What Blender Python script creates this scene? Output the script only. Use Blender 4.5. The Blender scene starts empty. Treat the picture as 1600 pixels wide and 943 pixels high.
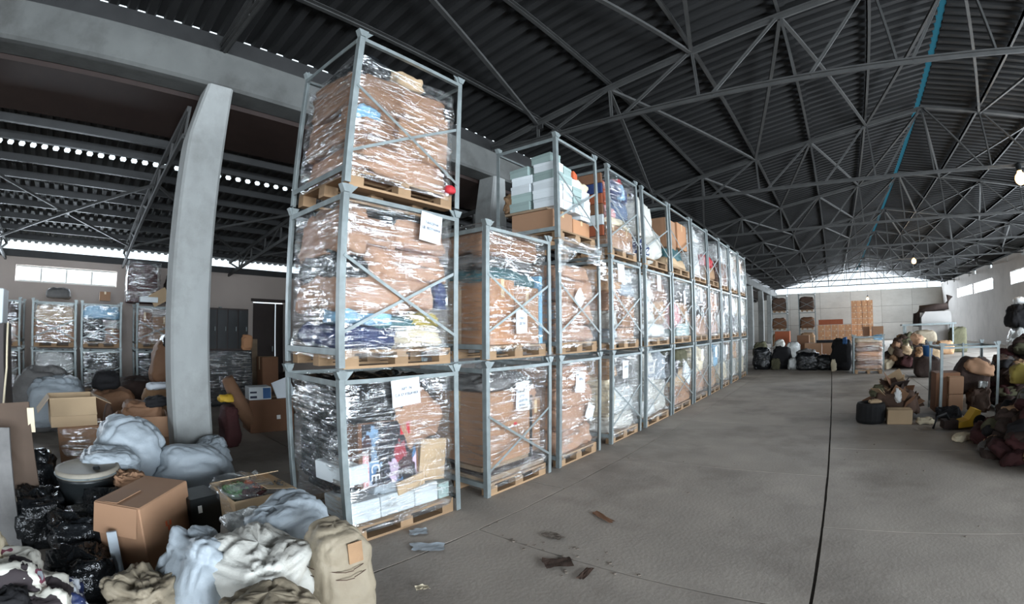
import bpy, math, random
from mathutils import Vector, Matrix, noise
PI = math.pi
SC = bpy.context.scene
COL = SC.collection
random.seed(7)

# ------------------------------------------------------------------ camera
EYE = 1.75
cd = bpy.data.cameras.new('camera')
cd.type = 'PANO'
cd.panorama_type = 'FISHEYE_LENS_POLYNOMIAL'
cd.sensor_fit = 'HORIZONTAL'
cd.sensor_width = 36.0
cd.sensor_height = 36.0 * 943 / 1600
cd.fisheye_fov = PI
cd.fisheye_polynomial_k0 = 0.0
cd.fisheye_polynomial_k1 = -1.10349433 / 18.0
cd.fisheye_polynomial_k2 = 0.0
cd.fisheye_polynomial_k3 = 0.04497113 / 18.0 ** 3
cd.fisheye_polynomial_k4 = 0.0
cd.clip_start = 0.05
cd.clip_end = 300
cam = bpy.data.objects.new('camera', cd)
COL.objects.link(cam)
cam.matrix_world = (Matrix.Translation((0, 0, EYE)) @ Matrix.Rotation(0.67568136, 4, 'Z')
                    @ Matrix.Rotation(0.06190338, 4, 'X') @ Matrix.Rotation(0.00470829, 4, 'Y')
                    @ Matrix.Rotation(PI / 2, 4, 'X'))
SC.camera = cam

# ------------------------------------------------------------------ world, daylight, exposure
def C(r, g, b):
    def l(c):
        c /= 255.0
        return c / 12.92 if c <= 0.04045 else ((c + 0.055) / 1.055) ** 2.4
    return (l(r), l(g), l(b), 1.0)

w = bpy.data.worlds.new('overcast_sky')
SC.world = w
w.use_nodes = True
w.node_tree.nodes['Background'].inputs[0].default_value = (0.80, 0.92, 1.0, 1)
w.node_tree.nodes['Background'].inputs[1].default_value = 2.4
SC.view_settings.view_transform = 'Standard'
SC.view_settings.look = 'None'
SC.view_settings.gamma = 1.0
SC.view_settings.exposure = -0.3
SC.view_settings.use_curve_mapping = False
SC.cycles.transparent_max_bounces = 40
SC.cycles.max_bounces = 8
SC.cycles.sample_clamp_indirect = 6.0

def daylight(name, loc, aim, sx, sy, power, col=(0.80, 0.90, 1.0)):
    d = bpy.data.lights.new(name, 'AREA')
    d.shape = 'RECTANGLE'; d.size = sx; d.size_y = sy; d.energy = power; d.color = col
    o = bpy.data.objects.new(name, d); COL.objects.link(o)
    o.location = loc
    o.rotation_euler = (Vector(aim) - Vector(loc)).to_track_quat('-Z', 'Y').to_euler()
    return o
daylight('daylight_side_gate', (13.6, -0.5, 2.3), (0, -0.5, 1.6), 9.0, 4.2, 5200)
daylight('added_front_gate_light', (4.0, -9.6, 2.3), (4.0, 0, 1.6), 4.4, 4.4, 900)  # unseen gate behind the camera, added to brighten floor and foreground
daylight('daylight_left_window', (-15.9, -0.6, 3.1), (0, -0.6, 1.6), 3.0, 0.44, 380)
daylight('daylight_left_window_near', (-15.9, -4.35, 3.1), (0, -4.35, 1.6), 3.1, 0.44, 1000)
daylight('daylight_gable', (3.3, 57.6, 6.5), (3.3, 0, 3.0), 15.0, 1.5, 6500)
daylight('added_side_door_light', (13.6, 14.2, 1.9), (0, 14.2, 1.5), 3.6, 3.4, 1700)  # unseen doorway added so the nearest film catches highlights
daylight('added_loading_door_light', (13.6, 25.0, 1.9), (0, 25.0, 1.5), 6.0, 3.4, 3000)  # unseen wide opening added for film highlights and mid-hall brightness
for k_, y_ in enumerate((8.0, 19.0, 32.0, 41.3, 47.2)):
    daylight('daylight_right_window', (13.6, y_, 4.3), (0, y_, 1.0), 5.2, 0.8, 1000 if y_ < 35 else 2200)

# ------------------------------------------------------------------ materials
MATS = {}
def mat(name, col, rough=0.8, metal=0.0, var=0.14, vscale=5.0, bump=0.15, bscale=45.0, dirt=0.0, dirtcol=(0.03, 0.025, 0.02, 1),
        dscale=1.6, stretch=None, rnd=0.12, trans=0.0, spec=0.35, bdist=0.01):
    if name in MATS: return MATS[name]
    m = bpy.data.materials.new(name); m.use_nodes = True
    nt = m.node_tree; N = nt.nodes; L = nt.links
    b = N['Principled BSDF']
    b.inputs['Roughness'].default_value = rough
    b.inputs['Metallic'].default_value = metal
    b.inputs['Specular IOR Level'].default_value = spec
    tc = N.new('ShaderNodeTexCoord'); src = tc.outputs['Object']
    if stretch:
        mp = N.new('ShaderNodeMapping'); mp.inputs['Scale'].default_value = stretch
        L.new(src, mp.inputs[0]); src = mp.outputs[0]
    n1 = N.new('ShaderNodeTexNoise'); n1.inputs['Scale'].default_value = vscale; n1.inputs['Detail'].default_value = 5
    L.new(src, n1.inputs['Vector'])
    mr = N.new('ShaderNodeMapRange'); mr.inputs[1].default_value = 0.25; mr.inputs[2].default_value = 0.75
    mr.inputs[3].default_value = 1 - var; mr.inputs[4].default_value = 1 + var
    L.new(n1.outputs[0], mr.inputs[0])
    oi = N.new('ShaderNodeObjectInfo')
    m2 = N.new('ShaderNodeMapRange'); m2.inputs[3].default_value = 1 - rnd; m2.inputs[4].default_value = 1 + rnd
    L.new(oi.outputs['Random'], m2.inputs[0])
    mu = N.new('ShaderNodeMath'); mu.operation = 'MULTIPLY'
    L.new(mr.outputs[0], mu.inputs[0]); L.new(m2.outputs[0], mu.inputs[1])
    hs = N.new('ShaderNodeHueSaturation'); hs.inputs['Color'].default_value = col
    L.new(mu.outputs[0], hs.inputs['Value'])
    out = hs.outputs[0]
    if dirt > 0:
        n2 = N.new('ShaderNodeTexNoise'); n2.inputs['Scale'].default_value = dscale; n2.inputs['Detail'].default_value = 7
        n2.inputs['Roughness'].default_value = 0.65
        L.new(tc.outputs['Object'], n2.inputs['Vector'])
        r2 = N.new('ShaderNodeMapRange'); r2.inputs[1].default_value = 0.48; r2.inputs[2].default_value = 0.72
        r2.inputs[3].default_value = 0; r2.inputs[4].default_value = dirt
        L.new(n2.outputs[0], r2.inputs[0])
        mx = N.new('ShaderNodeMix'); mx.data_type = 'RGBA'; mx.inputs[7].default_value = dirtcol
        L.new(r2.outputs[0], mx.inputs[0]); L.new(out, mx.inputs[6]); out = mx.outputs[2]
    L.new(out, b.inputs['Base Color'])
    if bump > 0:
        n3 = N.new('ShaderNodeTexNoise'); n3.inputs['Scale'].default_value = bscale; n3.inputs['Detail'].default_value = 4
        L.new(src, n3.inputs['Vector'])
        bp = N.new('ShaderNodeBump'); bp.inputs['Strength'].default_value = bump; bp.inputs['Distance'].default_value = bdist
        L.new(n3.outputs[0], bp.inputs['Height']); L.new(bp.outputs[0], b.inputs['Normal'])
    MATS[name] = m
    return m

def M(n): return MATS[n]
mat('steel', C(132, 140, 140), 0.45, 0.35, var=.2, vscale=9, bump=.05, dirt=.35, dirtcol=C(95, 88, 78))
mat('steel_dark', C(46, 46, 46), 0.6, 0.2, var=.2, vscale=4, bump=.05, rnd=.06)
mat('truss', C(68, 68, 67), 0.62, 0.1, var=.22, vscale=3, bump=.05, rnd=.08)
mat('roof', C(26, 26, 26), 0.85, 0, var=.3, vscale=1.2, bump=.12, bscale=14, rnd=0, dirt=.4, dirtcol=C(22, 22, 22), dscale=.5)
mat('roof_left', C(70, 71, 70), 0.8, 0, var=.3, vscale=1.2, bump=.1, bscale=14, rnd=0)
mat('slab', C(158, 149, 139), 0.78, 0, var=.16, vscale=1.3, bump=.25, bscale=30, dirt=.75, dirtcol=C(92, 84, 77), dscale=.5, rnd=.06)
mat('joint', C(92, 86, 80), 0.95, 0, var=.2, rnd=0)
mat('wall', C(176, 172, 168), 0.9, 0, var=.08, vscale=.8, bump=.1, rnd=0, dirt=.25, dirtcol=C(120, 112, 105), dscale=.5)
mat('panel', C(205, 204, 198), 0.9, 0, var=.12, vscale=.6, bump=.1, rnd=.07, dirt=.45, dirtcol=C(120, 116, 110), dscale=.35, stretch=(1, 1, .4))
mat('wall_left', C(168, 156, 148), 0.9, 0, var=.08, vscale=.8, bump=.1, rnd=0)
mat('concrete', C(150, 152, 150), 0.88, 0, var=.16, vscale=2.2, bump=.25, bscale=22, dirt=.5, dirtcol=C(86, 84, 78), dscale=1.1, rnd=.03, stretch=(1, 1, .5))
mat('concrete_beam', C(92, 93, 91), 0.88, 0, var=.25, vscale=1.2, bump=.25, bscale=22, dirt=.8, dirtcol=C(58, 57, 54), dscale=.8, rnd=0)  # darkened copy of the column concrete; dimmer light up high put into the colour
mat('wood', C(150, 122, 93), 0.8, 0, var=.2, vscale=6, bump=.15, stretch=(1, .15, 1), rnd=.18, dirt=.35, dirtcol=C(110, 88, 62))
mat('wood_grey', C(140, 120, 98), 0.85, 0, var=.2, vscale=6, bump=.15, stretch=(1, .15, 1), rnd=.2)
mat('carton', C(158, 122, 95), 0.82, 0, var=.07, vscale=3, bump=.05, rnd=.1, dirt=.18, dirtcol=C(130, 96, 70), dscale=1.4)
mat('carton_orange', C(182, 134, 98), 0.82, 0, var=.07, vscale=3, bump=.05, rnd=.12)
mat('carton_pale', C(186, 160, 128), 0.82, 0, var=.07, vscale=3, bump=.05, rnd=.06)
mat('carton_dark', C(118, 84, 62), 0.85, 0, var=.12, vscale=3, bump=.05, rnd=.12)
mat('carton_red', C(140, 76, 50), 0.85, 0, var=.1, vscale=3, bump=.05, rnd=.1)
mat('tape', C(205, 180, 140), 0.3, 0, var=.05, bump=0, rnd=0)
mat('kraft', C(164, 128, 104), 0.72, 0, var=.1, vscale=2.5, bump=.3, bscale=11, rnd=.08, bdist=.03)
mat('kraft_dark', C(132, 98, 74), 0.75, 0, var=.14, vscale=2.5, bump=.3, bscale=11, rnd=.1, bdist=.03)
mat('woven', C(196, 194, 186), 0.55, 0, var=.08, vscale=3, bump=.35, bscale=14, rnd=.06, dirt=.5, dirtcol=C(140, 120, 95), dscale=1.6, bdist=.03)
mat('woven_blue', C(158, 166, 172), 0.5, 0, var=.08, vscale=3, bump=.35, bscale=10, rnd=.05, dirt=.3, dirtcol=C(128, 134, 138), dscale=2, bdist=.03)
mat('woven_dirty', C(150, 138, 118), 0.65, 0, var=.12, vscale=3, bump=.35, bscale=12, rnd=.06, dirt=.5, dirtcol=C(110, 90, 68), dscale=1.8, bdist=.03)
mat('white', C(232, 232, 230), 0.55, 0, var=.04, bump=.03, rnd=.05)
mat('white_box', C(214, 220, 222), 0.6, 0, var=.05, bump=.03, rnd=.14)
mat('box_green', C(150, 168, 164), 0.6, 0, var=.06, bump=.03, rnd=.14)
mat('paper', C(228, 234, 240), 0.7, 0, var=.03, bump=.08, bscale=12, rnd=.03)
mat('ink', C(52, 58, 74), 0.8, 0, var=.1, bump=0, rnd=0)
mat('black_bag', C(26, 28, 30), 0.22, 0, var=.2, vscale=4, bump=.9, bscale=9, rnd=.2, bdist=.05, spec=.6)
mat('black_cloth', C(30, 29, 31), 0.85, 0, var=.2, vscale=4, bump=.5, bscale=10, rnd=.25, bdist=.04)
mat('navy', C(38, 52, 92), 0.8, 0, var=.2, vscale=5, bump=.5, bscale=10, rnd=.2, bdist=.04)
mat('denim', C(74, 92, 118), 0.85, 0, var=.25, vscale=5, bump=.5, bscale=10, rnd=.2, bdist=.04)
mat('blue', C(48, 92, 140), 0.55, 0, var=.1, bump=.2, rnd=.1)
mat('sky_blue', C(128, 176, 205), 0.5, 0, var=.12, bump=.4, bscale=10, rnd=.1, bdist=.03)
mat('teal', C(60, 96, 100), 0.6, 0, var=.15, bump=.3, rnd=.1)
mat('red', C(190, 44, 52), 0.6, 0, var=.1, bump=.2, rnd=.1)
mat('maroon', C(64, 34, 34), 0.85, 0, var=.25, vscale=5, bump=.5, bscale=9, rnd=.25, bdist=.04)
mat('brown', C(82, 64, 54), 0.88, 0, var=.25, vscale=5, bump=.5, bscale=9, rnd=.25, bdist=.04)
mat('brown_dark', C(60, 47, 42), 0.9, 0, var=.25, vscale=5, bump=.5, bscale=9, rnd=.25, bdist=.04)
mat('grey_cloth', C(110, 108, 106), 0.85, 0, var=.2, vscale=5, bump=.5, bscale=9, rnd=.2, bdist=.04)
mat('olive', C(88, 86, 66), 0.88, 0, var=.2, vscale=5, bump=.5, bscale=9, rnd=.15, bdist=.04)
mat('yellow', C(218, 176, 62), 0.5, 0, var=.1, bump=.1, rnd=.05)
mat('yellow_dull', C(168, 150, 74), 0.75, 0, var=.15, bump=.4, bscale=9, rnd=.1, bdist=.03)
mat('green', C(78, 128, 74), 0.7, 0, var=.15, bump=.2, rnd=.1)
mat('orange', C(200, 96, 58), 0.7, 0, var=.1, bump=.1, rnd=.1)
mat('pink', C(214, 160, 160), 0.7, 0, var=.15, bump=.3, rnd=.1)
mat('cream', C(214, 200, 172), 0.75, 0, var=.12, bump=.4, bscale=9, rnd=.12, bdist=.03)
mat('tan_cloth', C(164, 130, 98), 0.82, 0, var=.2, bump=.5, bscale=9, rnd=.16, bdist=.03)
mat('silver_bag', C(196, 198, 196), 0.3, 0, var=.16, vscale=4, bump=.8, bscale=9, rnd=.1, bdist=.05, spec=.7)
mat('rubber', C(24, 24, 25), 0.8, 0, var=.2, bump=.3, rnd=0)
mat('drum_black', C(28, 31, 32), 0.35, 0, var=.3, bump=.1, rnd=0)
mat('drum_lid', C(150, 143, 130), 0.6, 0, var=.25, bump=.1, rnd=0, dirt=.5, dirtcol=C(90, 84, 76), dscale=5)
mat('mdf', C(88, 72, 60), 0.75, 0, var=.1, bump=.05, rnd=.05)
mat('varnish', C(46, 34, 30), 0.5, 0, var=.15, bump=.05, rnd=.1)
mat('rubble', C(112, 102, 92), 0.9, 0, var=.2, bump=.5, rnd=.15)
mat('frame_white', C(205, 205, 200), 0.6, 0, var=.05, bump=0, rnd=0)

def special(name):
    m = bpy.data.materials.new(name); m.use_nodes = True
    nt = m.node_tree; nt.nodes.clear(); MATS[name] = m
    return m, nt.nodes, nt.links, nt.nodes.new('ShaderNodeOutputMaterial')

def film_mat(name, haze, gloss, tint):
    m, N, L, out = special(name)
    tc = N.new('ShaderNodeTexCoord')
    def streak(scale, rot, sc, det, dist):
        mp = N.new('ShaderNodeMapping'); mp.inputs['Scale'].default_value = scale; mp.inputs['Rotation'].default_value = rot
        L.new(tc.outputs['Object'], mp.inputs[0])
        s = N.new('ShaderNodeTexNoise'); s.inputs['Scale'].default_value = sc; s.inputs['Detail'].default_value = det; s.inputs['Distortion'].default_value = dist
        L.new(mp.outputs[0], s.inputs['Vector']); return s.outputs[0]
    def ramp(src, a, b, c, d):
        r = N.new('ShaderNodeMapRange'); r.inputs[1].default_value = a; r.inputs[2].default_value = b; r.inputs[3].default_value = c; r.inputs[4].default_value = d
        L.new(src, r.inputs[0]); return r.outputs[0]
    def op(k, x, y):
        n = N.new('ShaderNodeMath'); n.operation = k
        for i, v in enumerate((x, y)):
            if isinstance(v, (int, float)): n.inputs[i].default_value = v
            else: L.new(v, n.inputs[i])
        return n.outputs[0]
    s1 = streak((1.4, 1.4, 16), (.14, .06, 0), 2.0, 4, .6)
    s2 = streak((2.2, 2.2, 9), (-.3, .3, .1), 3.2, 3, .8)
    big = streak((1, 1, 1.4), (0, 0, 0), 2.6, 3, .3)
    hgt = op('ADD', op('ADD', s1, op('MULTIPLY', s2, .8)), op('MULTIPLY', big, 1.2))
    bp = N.new('ShaderNodeBump'); bp.inputs['Strength'].default_value = 1.0; bp.inputs['Distance'].default_value = .016
    L.new(hgt, bp.inputs['Height'])
    gl = N.new('ShaderNodeBsdfGlossy'); gl.inputs['Roughness'].default_value = .1; gl.inputs[0].default_value = (1, 1, 1, 1)
    L.new(bp.outputs[0], gl.inputs['Normal'])
    df = N.new('ShaderNodeBsdfDiffuse'); df.inputs[0].default_value = tint
    tr = N.new('ShaderNodeBsdfTransparent'); tr.inputs[0].default_value = (.98, .985, .985, 1)
    m1 = N.new('ShaderNodeMixShader'); L.new(ramp(s1, .45, .8, haze * .3, haze * 2.2), m1.inputs[0]); L.new(tr.outputs[0], m1.inputs[1]); L.new(df.outputs[0], m1.inputs[2])
    # taut ridges of the film catch the light, slack parts hardly do
    pk = op('MULTIPLY', op('MAXIMUM', ramp(s1, .5, .62, 0, 1), ramp(s2, .55, .66, 0, 1)), ramp(big, .4, .58, .15, 1))
    fac = op('ADD', op('MULTIPLY', pk, gloss), .035)
    m2 = N.new('ShaderNodeMixShader'); L.new(fac, m2.inputs[0]); L.new(m1.outputs[0], m2.inputs[1]); L.new(gl.outputs[0], m2.inputs[2])
    L.new(m2.outputs[0], out.inputs[0])
film_mat('film', .07, .6, (.8, .82, .82, 1))
film_mat('film_thick', .16, .65, (.8, .81, .8, 1))

m, N, L, out = special('glass')
gl = N.new('ShaderNodeBsdfGlossy'); gl.inputs['Roughness'].default_value = .05
tr = N.new('ShaderNodeBsdfTransparent'); mx = N.new('ShaderNodeMixShader'); mx.inputs[0].default_value = .08
L.new(tr.outputs[0], mx.inputs[1]); L.new(gl.outputs[0], mx.inputs[2]); L.new(mx.outputs[0], out.inputs[0])
m, N, L, out = special('ridge_light')
tr = N.new('ShaderNodeBsdfTranslucent'); tr.inputs[0].default_value = C(104, 146, 156); L.new(tr.outputs[0], out.inputs[0])
m, N, L, out = special('bulb')
em = N.new('ShaderNodeEmission'); em.inputs[0].default_value = (1, .6, .26, 1); em.inputs[1].default_value = 7; L.new(em.outputs[0], out.inputs[0])
m, N, L, out = special('print')
tc = N.new('ShaderNodeTexCoord'); mp = N.new('ShaderNodeMapping'); mp.inputs['Scale'].default_value = (8, 8, 6); mp.inputs['Rotation'].default_value = (.5, .2, .1)
ns = N.new('ShaderNodeTexNoise'); ns.inputs['Scale'].default_value = 3
L.new(tc.outputs['Object'], mp.inputs[0])
ad = N.new('ShaderNodeMix'); ad.data_type = 'RGBA'; ad.blend_type = 'ADD'; ad.inputs[0].default_value = .9
L.new(mp.outputs[0], ns.inputs['Vector']); L.new(mp.outputs[0], ad.inputs[6]); L.new(ns.outputs[1], ad.inputs[7])
vo = N.new('ShaderNodeTexVoronoi'); vo.inputs['Scale'].default_value = 1.15; L.new(ad.outputs[2], vo.inputs['Vector'])
sep = N.new('ShaderNodeSeparateColor'); L.new(vo.outputs['Color'], sep.inputs[0])
cr = N.new('ShaderNodeValToRGB'); cr.color_ramp.interpolation = 'CONSTANT'
E_ = cr.color_ramp.elements
for i, (p, c) in enumerate([(0, C(28, 28, 36)), (.34, C(70, 110, 150)), (.5, C(40, 44, 62)), (.62, C(200, 178, 200)), (.7, C(120, 150, 178)), (.8, C(60, 36, 40)), (.88, C(190, 196, 206)), (.95, C(150, 50, 60))]):
    e = E_[i] if i < 2 else E_.new(p)
    e.position = p; e.color = c
L.new(sep.outputs[0], cr.inputs[0])
pb = N.new('ShaderNodeBsdfPrincipled'); pb.inputs['Roughness'].default_value = .5
L.new(cr.outputs[0], pb.inputs['Base Color']); L.new(pb.outputs[0], out.inputs[0])
m, N, L, out = special('pattern')
tc = N.new('ShaderNodeTexCoord'); vo = N.new('ShaderNodeTexNoise'); vo.inputs['Scale'].default_value = 16; L.new(tc.outputs['Object'], vo.inputs['Vector'])
cr = N.new('ShaderNodeValToRGB'); cr.color_ramp.interpolation = 'CONSTANT'
cr.color_ramp.elements[0].color = C(40, 52, 92); cr.color_ramp.elements[1].color = C(214, 218, 224); cr.color_ramp.elements[1].position = .52
pb = N.new('ShaderNodeBsdfPrincipled'); L.new(vo.outputs[0], cr.inputs[0]); L.new(cr.outputs[0], pb.inputs['Base Color']); L.new(pb.outputs[0], out.inputs[0])
m, N, L, out = special('floral')
tc = N.new('ShaderNodeTexCoord'); vo = N.new('ShaderNodeTexNoise'); vo.inputs['Scale'].default_value = 7; vo.inputs['Detail'].default_value = 1; L.new(tc.outputs['Object'], vo.inputs['Vector'])
cr = N.new('ShaderNodeValToRGB'); cr.color_ramp.interpolation = 'CONSTANT'
cr.color_ramp.elements[0].color = C(52, 44, 46); cr.color_ramp.elements[1].color = C(206, 202, 190); cr.color_ramp.elements[1].position = .45
e = cr.color_ramp.elements.new(.63); e.color = C(120, 62, 78)
e = cr.color_ramp.elements.new(.7); e.color = C(160, 166, 172)
pb = N.new('ShaderNodeBsdfPrincipled'); pb.inputs['Roughness'].default_value = .85; L.new(vo.outputs[0], cr.inputs[0]); L.new(cr.outputs[0], pb.inputs['Base Color']); L.new(pb.outputs[0], out.inputs[0])
# ------------------------------------------------------------------ geometry helpers
def link(o, parent=None):
    COL.objects.link(o)
    if parent is not None: o.parent = parent
    return o
def tag(o, label, cat, group=None, kind=None):
    if label: o['label'] = label
    if cat: o['category'] = cat
    if group: o['group'] = group
    if kind: o['kind'] = kind
    return o
def thing(name, label, cat, loc=(0, 0, 0), rz=0.0, group=None):
    o = bpy.data.objects.new(name, None); o.empty_display_size = .1
    o.location = loc; o.rotation_euler = (0, 0, rz)
    link(o); return tag(o, label, cat, group)
def copy_tree(o, parent=None):
    c = o.copy(); COL.objects.link(c); c.parent = parent
    for ch in list(o.children): copy_tree(ch, c)
    return c

class G:
    def __init__(s): s.v = []; s.f = []
    def add(s, vs, fs):
        n = len(s.v); s.v += [tuple(v) for v in vs]; s.f += [tuple(i + n for i in f) for f in fs]; return s
    def box(s, a, b, mtx=None):
        (x0, y0, z0), (x1, y1, z1) = a, b
        vs = [Vector(p) for p in ((x0, y0, z0), (x1, y0, z0), (x1, y1, z0), (x0, y1, z0), (x0, y0, z1), (x1, y0, z1), (x1, y1, z1), (x0, y1, z1))]
        if mtx is not None: vs = [mtx @ v for v in vs]
        return s.add(vs, [(0, 3, 2, 1), (4, 5, 6, 7), (0, 1, 5, 4), (1, 2, 6, 5), (2, 3, 7, 6), (3, 0, 4, 7)])
    def cbox(s, c, d, mtx=None):
        return s.box((c[0] - d[0] / 2, c[1] - d[1] / 2, c[2] - d[2] / 2), (c[0] + d[0] / 2, c[1] + d[1] / 2, c[2] + d[2] / 2), mtx)
    def bar(s, p, q, w, t, up=(0, 0, 1)):
        p = Vector(p); q = Vector(q); d = (q - p).normalized(); u = Vector(up)
        if abs(d.dot(u)) > .99: u = Vector((1, 0, 0))
        a = d.cross(u).normalized() * (w / 2); b = a.cross(d).normalized() * (t / 2)
        vs = [p - a - b, p + a - b, p + a + b, p - a + b, q - a - b, q + a - b, q + a + b, q - a + b]
        return s.add(vs, [(0, 3, 2, 1), (4, 5, 6, 7), (0, 1, 5, 4), (1, 2, 6, 5), (2, 3, 7, 6), (3, 0, 4, 7)])
    def angle(s, p, q, w, t, a, b):
        """L profile along p-q with legs along a and b"""
        p = Vector(p); q = Vector(q); a = Vector(a); b = Vector(b)
        sec = [Vector((0, 0, 0)), a * w, a * w + b * t, a * t + b * t, a * t + b * w, b * w]
        vs = [p + c for c in sec] + [q + c for c in sec]
        fs = [(i, (i + 1) % 6, 6 + (i + 1) % 6, 6 + i) for i in range(6)] + [(0, 1, 2, 3), (0, 3, 4, 5), (6, 9, 8, 7), (6, 11, 10, 9)]
        return s.add(vs, fs)
    def prism(s, poly, off):
        n = len(poly); off = Vector(off); vs = [Vector(p) for p in poly]; vs += [v + off for v in vs]
        return s.add(vs, [tuple(range(n - 1, -1, -1)), tuple(range(n, 2 * n))] + [(i, (i + 1) % n, n + (i + 1) % n, n + i) for i in range(n)])
    def tube(s, pts, r, n=8, cap=True):
        pts = [Vector(p) for p in pts]; rings = []
        for i, p in enumerate(pts):
            d = (pts[min(i + 1, len(pts) - 1)] - pts[max(i - 1, 0)]).normalized()
            u = Vector((0, 0, 1)) if abs(d.z) < .9 else Vector((1, 0, 0))
            a = d.cross(u).normalized(); b = a.cross(d); rr = r[i] if isinstance(r, (list, tuple)) else r
            rings.append([p + (a * math.cos(2 * PI * k / n) + b * math.sin(2 * PI * k / n)) * rr for k in range(n)])
        vs = [v for g in rings for v in g]; fs = []
        for i in range(len(rings) - 1):
            for k in range(n):
                fs.append((i * n + k, i * n + (k + 1) % n, (i + 1) * n + (k + 1) % n, (i + 1) * n + k))
        if cap: fs += [tuple(range(n - 1, -1, -1)), tuple((len(rings) - 1) * n + k for k in range(n))]
        return s.add(vs, fs)
    def lathe(s, prof, n=24, c=(0, 0, 0)):
        vs = []; fs = []
        for (r, z) in prof:
            for k in range(n): vs.append((c[0] + r * math.cos(2 * PI * k / n), c[1] + r * math.sin(2 * PI * k / n), c[2] + z))
        for i in range(len(prof) - 1):
            for k in range(n): fs.append((i * n + k, i * n + (k + 1) % n, (i + 1) * n + (k + 1) % n, (i + 1) * n + k))
        fs += [tuple(range(n - 1, -1, -1)), tuple((len(prof) - 1) * n + k for k in range(n))]
        return s.add(vs, fs)
    def mesh(s, name, m, smooth=False):
        me = bpy.data.meshes.new(name); me.from_pydata(s.v, [], s.f); me.update()
        if m is not None: me.materials.append(MATS[m] if isinstance(m, str) else m)
        if smooth: me.polygons.foreach_set('use_smooth', [True] * len(me.polygons))
        return me
    def build(s, name, m, parent=None, loc=(0, 0, 0), rz=0.0, smooth=False, kind=None):
        o = bpy.data.objects.new(name, s.mesh(name, m, smooth)); o.location = loc; o.rotation_euler = (0, 0, rz)
        link(o, parent)
        if kind: o['kind'] = kind
        return o

def inst(name, me, parent=None, loc=(0, 0, 0), rot=(0, 0, 0), scale=None):
    o = bpy.data.objects.new(name, me); o.location = loc; o.rotation_euler = rot
    if scale: o.scale = scale
    return link(o, parent)

def blob_mesh(name, sx, sy, sz, m, seed, e=0.45, amp=.05, freq=2.2, crease=.04, nu=36, nv=22, sag=.12, flat=.9, fold=(1, 1, 1)):
    """stuffed bag: squarish pillow with folds; origin at its base centre"""
    def sp(x, p): return math.copysign(abs(x) ** p, x)
    vs = []; fs = []
    off = Vector((seed * 7.31, seed * 3.17, seed * 5.71)); mn = min(sx, sy, sz)
    for j in range(nv + 1):
        v = -PI / 2 + PI * j / nv
        for i in range(nu):
            u = 2 * PI * i / nu
            cv, sv, cu, su = sp(math.cos(v), e), sp(math.sin(v), e * 1.1), sp(math.cos(u), e), sp(math.sin(u), e)
            p = Vector((sx / 2 * cv * cu, sy / 2 * cv * su, sz / 2 * sv))
            g = 1 + sag * (-p.z / (sz / 2)) * .5
            p.x *= g; p.y *= g
            nrm = Vector((p.x / (sx * sx), p.y / (sy * sy), p.z / (sz * sz))).normalized() if p.length > 1e-5 else Vector((0, 0, 1))
            q = Vector((p.x * fold[0], p.y * fold[1], p.z * fold[2])) * freq + off
            n = noise.noise(q) + .5 * noise.noise(q * 2.1)
            r1 = abs(noise.noise(q * 1.1 + Vector((9, 2, 4)))); r2 = abs(noise.noise(q * 2.3 + Vector((1, 7, 3)))); r3 = abs(noise.noise(q * 4.7))
            cr = max(0, 1 - r1 / .16) + .7 * max(0, 1 - r2 / .18) + .45 * max(0, 1 - r3 / .2)
            p += nrm * (amp * n - crease * cr * .55) * (mn ** .5)
            if p.z < -sz / 2 * flat: p.z = -sz / 2 * flat
            vs.append((p.x, p.y, p.z + sz / 2 * flat))
    for j in range(nv):
        for i in range(nu):
            fs.append((j * nu + i, j * nu + (i + 1) % nu, (j + 1) * nu + (i + 1) % nu, (j + 1) * nu + i))
    g = G(); g.v = vs; g.f = fs
    return g.mesh(name, m, True)

SEED = [1]
def sd():
    SEED[0] += 1
    return SEED[0]
def sack(name, label, cat, loc, size, m, rz=0.0, rx=0.0, ry=0.0, group=None, e=.45, amp=.06, crease=.05, freq=2.4, nu=36, nv=22, sag=.12, neck=None, neckmat=None, fold=(1, 1, 1)):
    freq *= max(1.0, .75 / (sum(size) / 3))
    o = bpy.data.objects.new(name, blob_mesh(name, size[0], size[1], size[2], m, sd(), e, amp, freq, crease, nu, nv, sag, .9, fold))
    o.location = loc; o.rotation_euler = (rx, ry, rz)
    link(o); tag(o, label, cat, group)
    if neck:
        g = G(); p = Vector(neck[0]); d = Vector(neck[1])
        pts = [p - d * .3, p, p + d * .35, p + d * .6, p + d]
        g.tube(pts, [neck[2] * 1.5, neck[2] * .8, neck[2] * .45, neck[2] * .8, neck[2] * 1.2], 12)
        rr = random.Random(sd())
        g.v = [tuple(c + rr.uniform(-.2, .2) * neck[2] for c in v) for v in g.v]
        g.build('tied_neck', neckmat or m, o, smooth=True)
    return o

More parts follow.
